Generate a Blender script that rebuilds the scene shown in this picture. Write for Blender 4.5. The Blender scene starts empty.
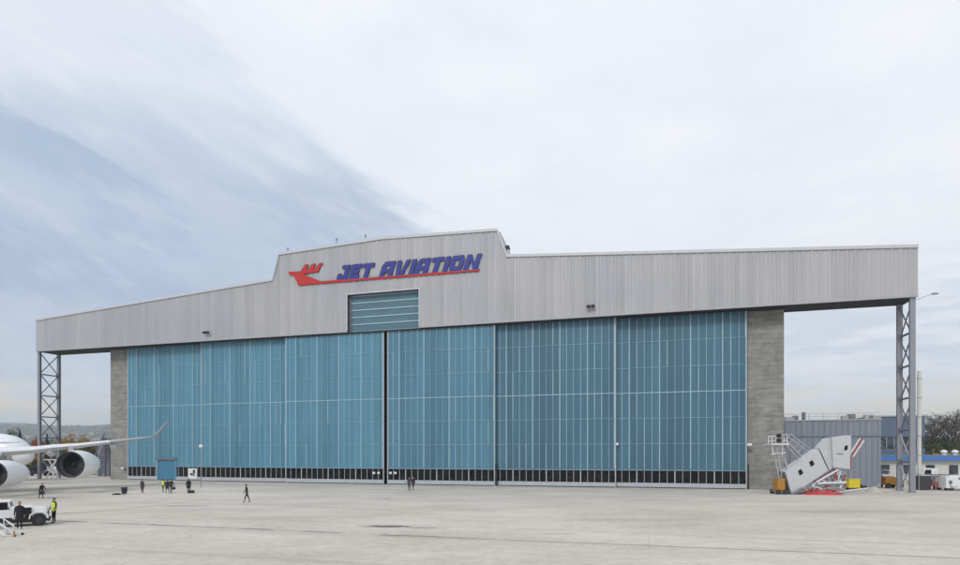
import bpy, bmesh, math, random
from mathutils import Vector, Matrix, noise as mnoise
R = math.radians
random.seed(7)
sc = bpy.context.scene
COL = sc.collection
F, CX, HY, CH = 590.0, 480.0, 453.0, 5.0       # focal length in px of the 960 px photograph, centre, horizon, camera height

def at(x, Z, y=None):                           # pixel column + distance -> point; pixel row -> height
    return Vector(((x-CX)/F*Z, Z, 0.0 if y is None else CH+(HY-y)*Z/F))
def gz(y): return F*CH/(y-HY)                   # distance of a ground point seen at row y
def gp(x, y): return at(x, gz(y))

# ------------------------------------------------------------------ materials
def nn(nt, t, **kw):
    n = nt.nodes.new(t)
    for k, v in kw.items():
        if k in n.inputs.keys(): n.inputs[k].default_value = v
        else: setattr(n, k, v)
    return n
def mathn(nt, op, a, b=None, c=None, clamp=False):
    n = nt.nodes.new('ShaderNodeMath'); n.operation = op; n.use_clamp = clamp
    for i, v in enumerate((a, b, c)):
        if v is None: continue
        if isinstance(v, (int, float)): n.inputs[i].default_value = v
        else: nt.links.new(v, n.inputs[i])
    return n.outputs[0]
def mixc(nt, f, a, b, blend='MIX'):
    n = nt.nodes.new('ShaderNodeMix'); n.data_type = 'RGBA'; n.blend_type = blend
    for i, v in ((0, f), (6, a), (7, b)):
        if isinstance(v, (int, float)): n.inputs[i].default_value = v
        elif isinstance(v, (tuple, list)): n.inputs[i].default_value = (*v[:3], 1)
        else: nt.links.new(v, n.inputs[i])
    return n.outputs[2]
def smooth(nt, v, a, b):
    n = nt.nodes.new('ShaderNodeMapRange'); n.interpolation_type = 'SMOOTHSTEP'
    nt.links.new(v, n.inputs[0]); n.inputs[1].default_value = a; n.inputs[2].default_value = b
    return n.outputs[0]
def noise_out(nt, vec, scale, detail=4, rough=.55, stretch=None):
    if stretch:
        m = nt.nodes.new('ShaderNodeMapping'); m.inputs['Scale'].default_value = stretch
        nt.links.new(vec, m.inputs[0]); vec = m.outputs[0]
    n = nt.nodes.new('ShaderNodeTexNoise'); n.inputs['Scale'].default_value = scale
    n.inputs['Detail'].default_value = detail; n.inputs['Roughness'].default_value = rough
    nt.links.new(vec, n.inputs['Vector']); return n.outputs[0]
def base(name):
    m = bpy.data.materials.new(name); m.use_nodes = True
    nt = m.node_tree; b = nt.nodes['Principled BSDF']
    tc = nt.nodes.new('ShaderNodeTexCoord')
    return m, nt, b, tc.outputs['Object']
def mat(name, col, rough=.6, metal=0, var=.12, scale=1.5, stretch=None, spec=.5, bump=0, streak=0):
    m, nt, b, co = base(name)
    b.inputs['Roughness'].default_value = rough; b.inputs['Metallic'].default_value = metal
    b.inputs['Specular IOR Level'].default_value = spec
    n = noise_out(nt, co, scale, 6, .6, stretch)
    f = mathn(nt, 'MULTIPLY', mathn(nt, 'SUBTRACT', n, .5), var*4)
    g = mathn(nt, 'ADD', 1.0, f)
    if streak:
        s = noise_out(nt, co, 2.2, 5, .65, (1, 1, .06))
        g = mathn(nt, 'MULTIPLY', g, mathn(nt, 'ADD', 1-streak*.5, mathn(nt, 'MULTIPLY', s, streak)))
    vm = nt.nodes.new('ShaderNodeVectorMath'); vm.operation = 'SCALE'
    vm.inputs[0].default_value = col[:3]; nt.links.new(g, vm.inputs['Scale'])
    nt.links.new(vm.outputs[0], b.inputs['Base Color'])
    if bump:
        bp = nt.nodes.new('ShaderNodeBump'); bp.inputs['Strength'].default_value = bump; bp.inputs['Distance'].default_value = .05
        nt.links.new(n, bp.inputs['Height']); nt.links.new(bp.outputs[0], b.inputs['Normal'])
    return m

M = {}
M['white_paint'] = mat('white_paint', (.72,.73,.74), .4, var=.03)
M['plane_white'] = mat('plane_white', (.78,.79,.81), .28, var=.025, scale=.6)
M['plane_grey'] = mat('plane_grey', (.30,.31,.33), .4, var=.05)
M['wing_metal'] = mat('wing_metal', (.46,.47,.48), .38, var=.05, scale=.7)
M['engine_lip'] = mat('engine_lip', (.03,.03,.035), .35, 0, .05)
M['engine_dark'] = mat('engine_dark', (.016,.017,.024), .5)
M['duct_grey'] = mat('duct_grey', (.15,.15,.16), .45)
M['steel'] = mat('steel', (.27,.28,.31), .5, .2, .08)
M['steel_dark'] = mat('steel_dark', (.16,.165,.19), .6, .1, .1)
M['galv'] = mat('galv', (.42,.43,.44), .5, .3, .08)
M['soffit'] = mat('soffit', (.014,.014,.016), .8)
M['black'] = mat('black', (.012,.012,.013), .6, var=.05)
M['deep_black'] = mat('deep_black', (.002,.002,.002), 1, spec=0)
M['rubber'] = mat('rubber', (.018,.018,.018), .85)
M['yellow'] = mat('yellow', (.75,.60,.03), .5, var=.1)
M['orange'] = mat('orange', (.40,.19,.03), .6, var=.2, scale=3)
M['red'] = mat('red', (.42,.06,.06), .85, var=.25, scale=3)
M['rust_red'] = mat('rust_red', (.28,.06,.04), .7, var=.2, scale=3)
M['blue_paint'] = mat('blue_paint', (.07,.18,.45), .45, var=.08)
M['sign_red'] = mat('sign_red', (.50,.018,.014), .45, var=.05)
M['sign_blue'] = mat('sign_blue', (.022,.028,.24), .5, var=.05)
M['sign_edge'] = mat('sign_edge', (.015,.015,.05), .5)
M['flashing'] = mat('flashing', (.40,.40,.41), .5, var=.06)
M['cap'] = mat('cap', (.55,.56,.58), .45, var=.05)
M['bark'] = mat('bark', (.06,.048,.038), .9, var=.2, scale=4)
M['wall_white'] = mat('wall_white', (.62,.61,.57), .7, var=.06)
M['canvas'] = mat('canvas', (.52,.53,.54), .65, var=.08, scale=2)
M['cloth_black'] = mat('cloth_black', (.012,.013,.018), .9)
M['cloth_navy'] = mat('cloth_navy', (.015,.018,.035), .9)
M['cloth_grey'] = mat('cloth_grey', (.05,.05,.055), .9)
M['cloth_slate'] = mat('cloth_slate', (.11,.11,.15), .9)
M['hivis'] = mat('hivis', (.55,.75,.02), .7, var=.04)
M['skin'] = mat('skin', (.45,.26,.19), .6, var=.05)
M['hair'] = mat('hair', (.03,.02,.015), .7)
M['tape'] = mat('tape', (.6,.6,.62), .4)
M['brick'] = mat('brick', (.22,.10,.07), .8, var=.15)
M['roof_tile'] = mat('roof_tile', (.20,.09,.06), .8, var=.15)
M['render_pale'] = mat('render_pale', (.45,.43,.38), .8, var=.08)

def glass_mat(name, col, rough=.12, var=.5):
    m, nt, b, co = base(name)
    wn = noise_out(nt, co, .7, 3, .6)
    wn2 = noise_out(nt, co, 1.7, 3, .6)
    g_ = mixc(nt, smooth(nt, wn, .35, .7), [c*(1-var) for c in col], [c*(1+var) for c in col])
    nt.links.new(mixc(nt, smooth(nt, wn2, .56, .68), g_, (col[0]*3.2, col[1]*2.3, col[2]*1.8)), b.inputs['Base Color'])
    b.inputs['Roughness'].default_value = rough; b.inputs['Specular IOR Level'].default_value = .2
    return m
M['glass_dark'] = glass_mat('glass_dark', (.009,.009,.011), var=.7)
M['glass_office'] = glass_mat('glass_office', (.06,.075,.09), .1)

def sheet_mat(name, col, pitch, zcells, amp, rough=.5, metal=0., dirt=.15, tint=None):
    """painted metal sheets: every sheet a slightly different tone, faint run-off streaks"""
    m, nt, b, co = base(name)
    s = nt.nodes.new('ShaderNodeSeparateXYZ'); nt.links.new(co, s.inputs[0])
    fu = mathn(nt, 'FLOOR', mathn(nt, 'DIVIDE', s.outputs[0], pitch))
    fz = mathn(nt, 'FLOOR', mathn(nt, 'DIVIDE', s.outputs[2], zcells))
    cb = nt.nodes.new('ShaderNodeCombineXYZ'); nt.links.new(fu, cb.inputs[0]); nt.links.new(fz, cb.inputs[1])
    wn = nt.nodes.new('ShaderNodeTexWhiteNoise'); wn.noise_dimensions = '2D'; nt.links.new(cb.outputs[0], wn.inputs['Vector'])
    st = noise_out(nt, co, 1.4, 6, .65, (1, 1, .07))
    big = noise_out(nt, co, .06, 3, .5)
    g = mathn(nt, 'ADD', 1-amp*.5, mathn(nt, 'MULTIPLY', wn.outputs[0], amp))
    g = mathn(nt, 'MULTIPLY', g, mathn(nt, 'ADD', 1-dirt*.5, mathn(nt, 'MULTIPLY', st, dirt)))
    g = mathn(nt, 'MULTIPLY', g, mathn(nt, 'ADD', .9, mathn(nt, 'MULTIPLY', big, .2)))
    c = mixc(nt, smooth(nt, big, .35, .65), col, tint or col)
    vm = nt.nodes.new('ShaderNodeVectorMath'); vm.operation = 'SCALE'
    nt.links.new(c, vm.inputs[0]); nt.links.new(g, vm.inputs['Scale'])
    nt.links.new(vm.outputs[0], b.inputs['Base Color'])
    b.inputs['Roughness'].default_value = rough; b.inputs['Metallic'].default_value = metal
    return m
M['fascia'] = sheet_mat('fascia', (.395,.395,.415), 1.0, 60, .12, .5, .1, .30, (.42,.412,.42))
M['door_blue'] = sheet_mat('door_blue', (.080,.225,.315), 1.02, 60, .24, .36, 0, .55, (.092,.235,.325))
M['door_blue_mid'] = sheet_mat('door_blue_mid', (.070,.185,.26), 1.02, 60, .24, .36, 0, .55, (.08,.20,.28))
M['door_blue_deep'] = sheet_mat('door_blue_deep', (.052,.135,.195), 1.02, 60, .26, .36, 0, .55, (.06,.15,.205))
M['door_rib'] = sheet_mat('door_rib', (.20,.36,.46), 1.02, 60, .35, .45, 0, .25)
M['door_rib_pale'] = mat('door_rib_pale', (.34,.50,.58), .45, var=.1)
M['door_frame'] = mat('door_frame', (.42,.45,.48), .5, var=.08, streak=.3)
M['sill_pale'] = mat('sill_pale', (.42,.44,.47), .6, var=.1, scale=.7, streak=.3)
M['slot_blue'] = sheet_mat('slot_blue', (.085,.17,.215), 1.3, 1.1, .12, .4)
M['roller_blue'] = mat('roller_blue', (.08,.25,.38), .4, var=.05)
M['shed_grey'] = sheet_mat('shed_grey', (.25,.275,.325), .75, 7, .12, .5, .1, .25)
M['office_grey'] = sheet_mat('office_grey', (.12,.16,.21), 1.5, 4, .08, .4, .1)

def concrete_mat():
    m, nt, b, co = base('board_marked_concrete')
    a = noise_out(nt, co, 1.1, 9, .78, (.35, .35, 1.7))
    c = noise_out(nt, co, .5, 8, .75)
    d = noise_out(nt, co, 2.5, 6, .7, (1, 1, .12))
    s = nt.nodes.new('ShaderNodeSeparateXYZ'); nt.links.new(co, s.inputs[0])
    lift = mathn(nt, 'FRACT', mathn(nt, 'DIVIDE', s.outputs[2], 1.25))
    seam = mathn(nt, 'LESS_THAN', lift, .05)
    v = mathn(nt, 'ADD', mathn(nt, 'MULTIPLY', a, .55), mathn(nt, 'MULTIPLY', c, .45))
    col = mixc(nt, smooth(nt, v, .32, .68), (.16,.155,.142), (.37,.36,.335))
    col = mixc(nt, mathn(nt, 'MULTIPLY', smooth(nt, d, .5, .75), .35), col, (.10,.10,.095))
    col = mixc(nt, mathn(nt, 'MULTIPLY', seam, .45), col, (.09,.088,.08))
    nt.links.new(col, b.inputs['Base Color']); b.inputs['Roughness'].default_value = .9
    bp = nt.nodes.new('ShaderNodeBump'); bp.inputs['Strength'].default_value = .4; bp.inputs['Distance'].default_value = .05
    nt.links.new(a, bp.inputs['Height']); nt.links.new(bp.outputs[0], b.inputs['Normal'])
    return m
M['concrete'] = concrete_mat()

def apron_mat():
    m, nt, b, co = base('apron_concrete')
    s = nt.nodes.new('ShaderNodeSeparateXYZ'); nt.links.new(co, s.inputs[0]); X, Y = s.outputs[0], s.outputs[1]
    fine = noise_out(nt, co, 1.6, 8, .75)
    mid = noise_out(nt, co, .16, 7, .65, (.6, 1, 1))
    big = noise_out(nt, co, .035, 4, .6)
    v = mathn(nt, 'ADD', mathn(nt, 'MULTIPLY', fine, .35), mathn(nt, 'ADD', mathn(nt, 'MULTIPLY', mid, .4), mathn(nt, 'MULTIPLY', big, .25)))
    col = mixc(nt, smooth(nt, v, .36, .64), (.455,.418,.362), (.665,.618,.545))
    # darker weathered patches
    w = noise_out(nt, co, .09, 8, .72, (.45, 1, 1))
    col = mixc(nt, mathn(nt, 'MULTIPLY', smooth(nt, w, .54, .68), .28), col, (.26,.245,.22))
    # cast joints of the slabs, rotated with the hangar
    rot = nt.nodes.new('ShaderNodeMapping'); rot.inputs['Rotation'].default_value = (0, 0, R(15.9)); nt.links.new(co, rot.inputs[0])
    s2 = nt.nodes.new('ShaderNodeSeparateXYZ'); nt.links.new(rot.outputs[0], s2.inputs[0])
    wob = mathn(nt, 'MULTIPLY', mathn(nt, 'SUBTRACT', noise_out(nt, co, .5, 3), .5), .12)
    for k, wd, st in ((0, 7.5, .12), (1, 7.5, .22)):
        fr = mathn(nt, 'FRACT', mathn(nt, 'DIVIDE', mathn(nt, 'ADD', s2.outputs[k], wob), wd))
        ln = mathn(nt, 'LESS_THAN', fr, .011)
        col = mixc(nt, mathn(nt, 'MULTIPLY', ln, mathn(nt, 'MULTIPLY', smooth(nt, mid, .4, .6), st)), col, (.17,.165,.15))
    # one broad sealed joint crossing the apron, broken up by wear
    def line_mask(p, q, half, fade_lo, fade_hi, nsc=.8):
        d = (q-p); n = Vector((-d.y, d.x)).normalized()
        dist = mathn(nt, 'ADD', mathn(nt, 'ADD', mathn(nt, 'MULTIPLY', X, n.x), mathn(nt, 'MULTIPLY', Y, n.y)), -n.dot(p))
        dist = mathn(nt, 'ABSOLUTE', mathn(nt, 'ADD', dist, mathn(nt, 'MULTIPLY', mathn(nt, 'SUBTRACT', noise_out(nt, co, nsc, 5, .7), .5), half*1.6)))
        k = mathn(nt, 'SUBTRACT', 1.0, smooth(nt, dist, half*.35, half))
        return mathn(nt, 'MULTIPLY', k, smooth(nt, noise_out(nt, co, .35, 5, .7), fade_lo, fade_hi))
    A = gp(60, 521).xy; B = gp(480, 539).xy; C = gp(960, 558.5).xy
    on_left = mathn(nt, 'LESS_THAN', X, B.x); on_right = mathn(nt, 'SUBTRACT', 1.0, on_left)
    col = mixc(nt, mathn(nt, 'MULTIPLY', mathn(nt, 'MULTIPLY', line_mask(A, B, .42, .36, .58), on_left), .6), col, (.14,.13,.12))
    col = mixc(nt, mathn(nt, 'MULTIPLY', mathn(nt, 'MULTIPLY', line_mask(B, C, .16, .32, .5), on_right), .7), col, (.12,.10,.085))
    # thin wandering cracks and faint tyre sweeps
    cn = noise_out(nt, co, .11, 4, .6); ck = mathn(nt, 'LESS_THAN', mathn(nt, 'ABSOLUTE', mathn(nt, 'SUBTRACT', cn, .5)), .0011)
    col = mixc(nt, mathn(nt, 'MULTIPLY', ck, mathn(nt, 'MULTIPLY', smooth(nt, noise_out(nt, co, .6, 5, .7), .45, .55), .5)), col, (.14,.13,.115))
    ty = noise_out(nt, rot.outputs[0], .5, 5, .7, (.035, 1.3, 1))
    col = mixc(nt, mathn(nt, 'MULTIPLY', smooth(nt, ty, .54, .66), .22), col, (.25,.235,.21))
    foot = mathn(nt, 'MULTIPLY', smooth(nt, s2.outputs[1], 62, 84), smooth(nt, noise_out(nt, co, .3, 6, .7), .35, .65))
    col = mixc(nt, mathn(nt, 'MULTIPLY', foot, .22), col, (.24,.225,.20))
    # oil stains, other patches, and the airliner's ground shade painted into the colour
    def blob(x, y, rx, ry, stren, c2=(.10,.095,.085)):
        nonlocal col
        p = gp(x, y)
        dx = mathn(nt, 'DIVIDE', mathn(nt, 'SUBTRACT', X, p.x), rx); dy = mathn(nt, 'DIVIDE', mathn(nt, 'SUBTRACT', Y, p.y), ry)
        r = mathn(nt, 'SQRT', mathn(nt, 'ADD', mathn(nt, 'MULTIPLY', dx, dx), mathn(nt, 'MULTIPLY', dy, dy)))
        r = mathn(nt, 'ADD', r, mathn(nt, 'MULTIPLY', mathn(nt, 'SUBTRACT', noise_out(nt, co, 1.3, 6, .7), .5), 1.4))
        k = mathn(nt, 'SUBTRACT', 1.0, smooth(nt, r, .5, 1.0))
        col = mixc(nt, mathn(nt, 'MULTIPLY', k, stren), col, c2)
    blob(388, 526.5, 2.1, .75, .9); blob(425, 528, 1.6, .35, .55); blob(390, 536, .9, .3, .5)
    blob(386, 498.7, .7, .5, .6); blob(20, 498, 9, 2.2, .35); blob(120, 494.8, 1.1, .6, .8); blob(245, 504.5, .7, .3, .4)  # wide patch below the left engine paints the aircraft's shade on the apron
    blob(185, 506, 3, 1.2, .3); blob(640, 520, 7, 1.5, .18); blob(860, 512, 9, 2, .2); blob(556, 534, 1.6, .6, .4, (.42,.33,.22))
    # faded painted arc by the bin
    ctr = Vector((gp(53, 513).x+1.0, gp(124, 497).y+0)); P1 = gp(124, 498).xy; P0 = gp(60, 513.5).xy
    ctr = Vector((P0.x, P1.y)); rx = abs(P1.x-ctr.x); ry = abs(P0.y-ctr.y)
    dx = mathn(nt, 'DIVIDE', mathn(nt, 'SUBTRACT', X, ctr.x), rx); dy = mathn(nt, 'DIVIDE', mathn(nt, 'SUBTRACT', Y, ctr.y), ry)
    r = mathn(nt, 'SQRT', mathn(nt, 'ADD', mathn(nt, 'MULTIPLY', dx, dx), mathn(nt, 'MULTIPLY', dy, dy)))
    k = mathn(nt, 'LESS_THAN', mathn(nt, 'ABSOLUTE', mathn(nt, 'SUBTRACT', r, 1.0)), .03)
    k = mathn(nt, 'MULTIPLY', k, mathn(nt, 'MULTIPLY', mathn(nt, 'GREATER_THAN', X, ctr.x), mathn(nt, 'LESS_THAN', Y, ctr.y)))
    col = mixc(nt, mathn(nt, 'MULTIPLY', k, mathn(nt, 'MULTIPLY', smooth(nt, fine, .3, .6), .8)), col, (.27,.20,.11))
    nt.links.new(col, b.inputs['Base Color']); b.inputs['Roughness'].default_value = .88; b.inputs['Specular IOR Level'].default_value = .25
    bp = nt.nodes.new('ShaderNodeBump'); bp.inputs['Strength'].default_value = .25; bp.inputs['Distance'].default_value = .03
    nt.links.new(fine, bp.inputs['Height']); nt.links.new(bp.outputs[0], b.inputs['Normal'])
    return m
M['apron'] = apron_mat()

def land_mat(name, c1, c2, c3, sc1, sc2):
    m, nt, b, co = base(name)
    a = noise_out(nt, co, sc1, 6, .65); c = noise_out(nt, co, sc2, 6, .7)
    col = mixc(nt, smooth(nt, a, .4, .6), c1, c2); col = mixc(nt, smooth(nt, c, .52, .66), col, c3)
    nt.links.new(col, b.inputs['Base Color']); b.inputs['Roughness'].default_value = 1; b.inputs['Specular IOR Level'].default_value = .1
    return m
M['land'] = land_mat('land', (.06,.075,.03), (.11,.10,.05), (.16,.15,.12), .02, .06)
M['hill'] = land_mat('hill', (.02,.032,.022), (.055,.062,.035), (.17,.16,.12), .006, .014)
def leaf_mat(name, c1, c2, sc_=.6):
    m, nt, b, co = base(name)
    a = noise_out(nt, co, sc_, 4, .7)
    nt.links.new(mixc(nt, smooth(nt, a, .35, .65), c1, c2), b.inputs['Base Color']); b.inputs['Roughness'].default_value = .8
    b.inputs['Specular IOR Level'].default_value = .2
    return m
M['leaf_red'] = leaf_mat('leaf_red', (.20,.045,.015), (.33,.10,.03))
M['leaf_gold'] = leaf_mat('leaf_gold', (.30,.17,.025), (.40,.27,.05))
M['leaf_green'] = leaf_mat('leaf_green', (.03,.05,.018), (.07,.085,.03))
M['leaf_dark'] = leaf_mat('leaf_dark', (.012,.025,.018), (.025,.04,.025))
M['leaf_brown'] = leaf_mat('leaf_brown', (.06,.045,.022), (.12,.08,.035))
M['leaf_olive'] = leaf_mat('leaf_olive', (.05,.055,.025), (.11,.10,.04))

# ------------------------------------------------------------------ mesh helpers
class MB:
    def __init__(s): s.v = []; s.f = []; s.m = []
    def add(s, vs, fs, mi=0):
        k = len(s.v); s.v += [tuple(v) for v in vs]; s.f += [tuple(i+k for i in f) for f in fs]; s.m += [mi]*len(fs); return s
    def box(s, x0, x1, y0, y1, z0, z1, mi=0):
        return s.add([(x0,y0,z0),(x1,y0,z0),(x1,y1,z0),(x0,y1,z0),(x0,y0,z1),(x1,y0,z1),(x1,y1,z1),(x0,y1,z1)],
              [(0,3,2,1),(4,5,6,7),(0,1,5,4),(1,2,6,5),(2,3,7,6),(3,0,4,7)], mi)
    def bar(s, a, b, w, h=None, mi=0, up=None):          # box beam from a to b
        a, b = Vector(a), Vector(b); d = (b-a).normalized(); h = h or w
        up = Vector(up or (0,0,1))
        if abs(d.dot(up)) > .97: up = Vector((0,1,0))
        sx = d.cross(up).normalized()*w/2; sy = sx.cross(d).normalized()*h/2
        vs = [a-sx-sy, a+sx-sy, a+sx+sy, a-sx+sy, b-sx-sy, b+sx-sy, b+sx+sy, b-sx+sy]
        return s.add(vs, [(3,2,1,0),(4,5,6,7),(0,1,5,4),(1,2,6,5),(2,3,7,6),(3,0,4,7)], mi)
    def tube(s, a, b, r, r2=None, n=8, mi=0):
        a, b = Vector(a), Vector(b); d = (b-a).normalized(); r2 = r if r2 is None else r2
        up = Vector((0,0,1)) if abs(d.z) < .95 else Vector((1,0,0))
        p = d.cross(up).normalized(); q = d.cross(p)
        vs = [a+(p*math.cos(2*math.pi*i/n)+q*math.sin(2*math.pi*i/n))*r for i in range(n)] + \
             [b+(p*math.cos(2*math.pi*i/n)+q*math.sin(2*math.pi*i/n))*r2 for i in range(n)]
        return s.add(vs, [(i,(i+1)%n,n+(i+1)%n,n+i) for i in range(n)]+[tuple(range(n-1,-1,-1)), tuple(range(n,2*n))], mi)
    def rings(s, rings, close0=True, close1=True, mi=0, wrap=True):
        n = len(rings[0]); vs = [p for r in rings for p in r]; fs = []
        for j in range(len(rings)-1):
            for i in range(n if wrap else n-1):
                fs.append((j*n+i, j*n+(i+1)%n, (j+1)*n+(i+1)%n, (j+1)*n+i))
        if close0: fs.append(tuple(range(n-1,-1,-1)))
        if close1: fs.append(tuple((len(rings)-1)*n+i for i in range(n)))
        return s.add(vs, fs, mi)
    def prism(s, poly, y0, y1, mi=0, side=None):          # outline in xz, extruded along y
        n = len(poly); side = mi if side is None else side
        vs = [(x, y0, z) for x, z in poly] + [(x, y1, z) for x, z in poly]
        s.add(vs, [tuple(range(n)), tuple(range(2*n-1, n-1, -1))], mi)
        k = len(s.v)-2*n
        for i in range(n):
            j = (i+1) % n; s.f.append((k+j, k+i, k+n+i, k+n+j)); s.m.append(side)
        return s
    def build(s, name, mats, parent=None, smooth=False, loc=None, rot=None, bevel=0):
        me = bpy.data.meshes.new(name); me.from_pydata(s.v, [], s.f)
        mats = mats if isinstance(mats, (list, tuple)) else [mats]
        for m in mats: me.materials.append(M[m] if isinstance(m, str) else m)
        me.polygons.foreach_set('material_index', s.m)
        if smooth: me.polygons.foreach_set('use_smooth', [True]*len(me.polygons))
        me.update()
        bm = bmesh.new(); bm.from_mesh(me); bmesh.ops.recalc_face_normals(bm, faces=bm.faces)
        if smooth:
            for e in bm.edges:
                if len(e.link_faces) == 2 and e.calc_face_angle(0) > R(40): e.smooth = False
        bm.to_mesh(me); bm.free()
        o = bpy.data.objects.new(name, me); COL.objects.link(o)
        if parent: o.parent = parent
        if loc is not None: o.location = loc
        if rot is not None: o.rotation_euler = rot
        if bevel:
            md = o.modifiers.new('bevel', 'BEVEL'); md.width = bevel; md.segments = 2; md.limit_method = 'ANGLE'
        return o
def tag(o, label, cat, group=None):
    o['label'] = label; o['category'] = cat
    if group: o['group'] = group
    return o
def empty(name, loc=(0,0,0), rz=0, label=None, cat=None, group=None):
    o = bpy.data.objects.new(name, None); COL.objects.link(o); o.location = loc; o.rotation_euler = (0,0,rz); o.empty_display_size = .5
    if label: tag(o, label, cat, group)
    return o
def kids(o): return [c for c in bpy.data.objects if c.parent == o]
def copy_tree(o, parent=None):
    c = o.copy(); COL.objects.link(c)
    if parent: c.parent = parent
    for ch in kids(o):
        if ch is not c: copy_tree(ch, c)
    return c
def struct(o, kind='structure'): o['kind'] = kind; return o

# ------------------------------------------------------------------ hangar frame
TH = math.atan(F/2070.0)
EX = Vector((math.cos(TH), -math.sin(TH))); EN = Vector((math.sin(TH), math.cos(TH)))
Z0 = F*CH/26.0
O2 = Vector(((36-CX)/F*Z0, Z0))
def loc(x, v=0.0):                 # pixel column, depth behind the fascia plane -> (u, distance)
    r = Vector(((x-CX)/F, 1.0)); t = (v+O2.dot(EN))/r.dot(EN)
    return (r*t-O2).dot(EX), t
def U(x, v=0.0): return loc(x, v)[0]
def UZ(x, y, v=0.0):
    u, t = loc(x, v); return u, CH+(HY-y)*t/F
HL = Vector((O2.x, O2.y, 0))
hangar = empty('hangar', HL, -TH, 'huge grey hangar with blue sliding doors and raised centre above the doors', 'hangar')
UW = U(918)
u1, u2, u3, u4 = U(273), U(279.5), U(497), U(507)
ZB = 24.5
def top(u):
    pts = [(0,30.7),(u1,34.2),(u2,38.4),((u2+u3)/2,39.15),(u3,38.55),(u4,34.5),(UW,30.9)]
    for (a, za), (b, zb) in zip(pts, pts[1:]):
        if u <= b: return za+(zb-za)*(u-a)/(b-a)
    return pts[-1][1]
us0, us1 = U(347.5), U(419); ZS = 30.5
# corrugated cladding of the fascia
mb = MB()
pit = 1.0; us = []; u = 0.0; brk = [u1, u2, (u2+u3)/2, u3, u4, us0, us1, UW]
prof = [(0,0),(.50,0),(.60,-.065),(.86,-.065),(.96,0)]
k = 0
while k*pit < UW:
    for a, d in prof:
        if k*pit+a < UW: us.append((k*pit+a, d))
    k += 1
for b_ in brk:
    near = min(us, key=lambda q: abs(q[0]-b_)); us.append((b_, near[1]))
us.sort()
cl = []
for q in us:
    if not cl or q[0]-cl[-1][0] > .01: cl.append(q)
us = cl
for (a, da), (b_, db) in zip(us, us[1:]):
    mid = (a+b_)/2; zb = ZS if us0 < mid < us1 else ZB+.22
    mb.add([(a,da,zb),(b_,db,zb),(b_,db,top(b_)-.3),(a,da,top(a)-.3)], [(0,1,2,3)])
fas = mb.build('fascia', 'fascia', hangar)
# core of the gantry beam behind the cladding
def prof_poly(du=0, dz=0):
    return [(0+du,ZB),(us0,ZB),(us0,ZS),(us1,ZS),(us1,ZB),(UW-du,ZB),(UW-du,top(UW)-dz),(u4,34.5-dz),(u3,38.55-dz),((u2+u3)/2,39.15-dz),(u2,38.4-dz),(u1,34.2-dz),(0+du,30.7-dz)]
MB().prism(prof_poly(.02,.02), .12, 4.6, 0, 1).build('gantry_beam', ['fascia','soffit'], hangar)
# rainwater flashing: pale lower trim, cap on the parapet
f = MB()
f.box(0, us0, -.14, .119, ZB-.03, ZB+.24); f.box(us1, UW, -.14, .119, ZB-.03, ZB+.24)
f.build('flashing', 'flashing', hangar)
c = MB(); tp = [0,u1,u2,(u2+u3)/2,u3,u4,UW]
for a, b_ in zip(tp, tp[1:]):
    za, zb = [30.7,34.2,38.4,39.15,38.55,34.5,30.9][tp.index(a)], [30.7,34.2,38.4,39.15,38.55,34.5,30.9][tp.index(b_)]
    c.add([(a,-.2,za-.32),(b_,-.2,zb-.32),(b_,-.2,zb+.08),(a,-.2,za+.08),(a,4.75,za-.32),(b_,4.75,zb-.32),(b_,4.75,zb+.08),(a,4.75,za+.08)],
          [(0,1,2,3),(7,6,5,4),(3,2,6,7),(0,4,5,1),(0,3,7,4),(1,5,6,2)])
c.build('parapet_cap', 'cap', hangar)
# recessed slatted tail door in the fascia
s_ = MB(); s_.box(us0+.02, us1-.02, .75, .9, ZB, ZS, 0)
n = 5
for i in range(n+1):
    z = ZB+.06+(ZS-ZB-.25)*i/n
    s_.box(us0+.35, us1-.15, .66, .748, z, z+(.16 if i else .12), 1)
s_.box(us0+.02, us0+.35, .55, .748, ZB, ZS-.02, 2)
sd = s_.build('tail_door', ['slot_blue','door_rib_pale','steel_dark'], hangar)
jb = MB(); jb.box(us0-.18, us0-.002, -.16, .7, ZB+.3, ZS+.2); jb.box(us1+.002, us1+.18, -.16, .7, ZB+.3, ZS+.2); jb.box(us0, us1, -.16, -.105, ZS, ZS+.2); jb.box(us0+.001, us1-.001, -.1, .74, ZS+.004, ZS+.03, 0)
jb.build('jamb', 'cap', hangar)
# track beam carrying the doors
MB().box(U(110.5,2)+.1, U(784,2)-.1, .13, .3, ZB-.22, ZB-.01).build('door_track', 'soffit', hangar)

# piers, side walls, roof
def pier(x0, x1):
    v = 2.7; a, b_ = U(x0, v), U(x1, v)
    MB().box(a, b_, v, v+1.0, 0, ZB-.01).build('pier', 'concrete', hangar)
    return a, b_
pl, _ = pier(110.5, 127.5); _, pr = pier(747.5, 784)
w = MB(); w.box(pl+.3, pl+.9, 4.61, 80, 0, 29.5); w.box(pr-.9, pr-.3, 4.61, 80, 0, 29.5); w.box(pl+.9, pr-.9, 79.4, 80, 0, 29.5)
w.build('wall', 'fascia', hangar)
um = (pl+pr)/2
w = MB(); w.prism([(pl,29.5),(pr,29.5),(pr,30.0),(um,33.0),(pl,30.0)], 4.8, 80.5); w.build('roof', 'shed_grey', hangar)
MB().box(pl+.9, pr-.9, 3.0, 79, .012, .03).build('indoor_floor', 'apron', hangar)

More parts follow.
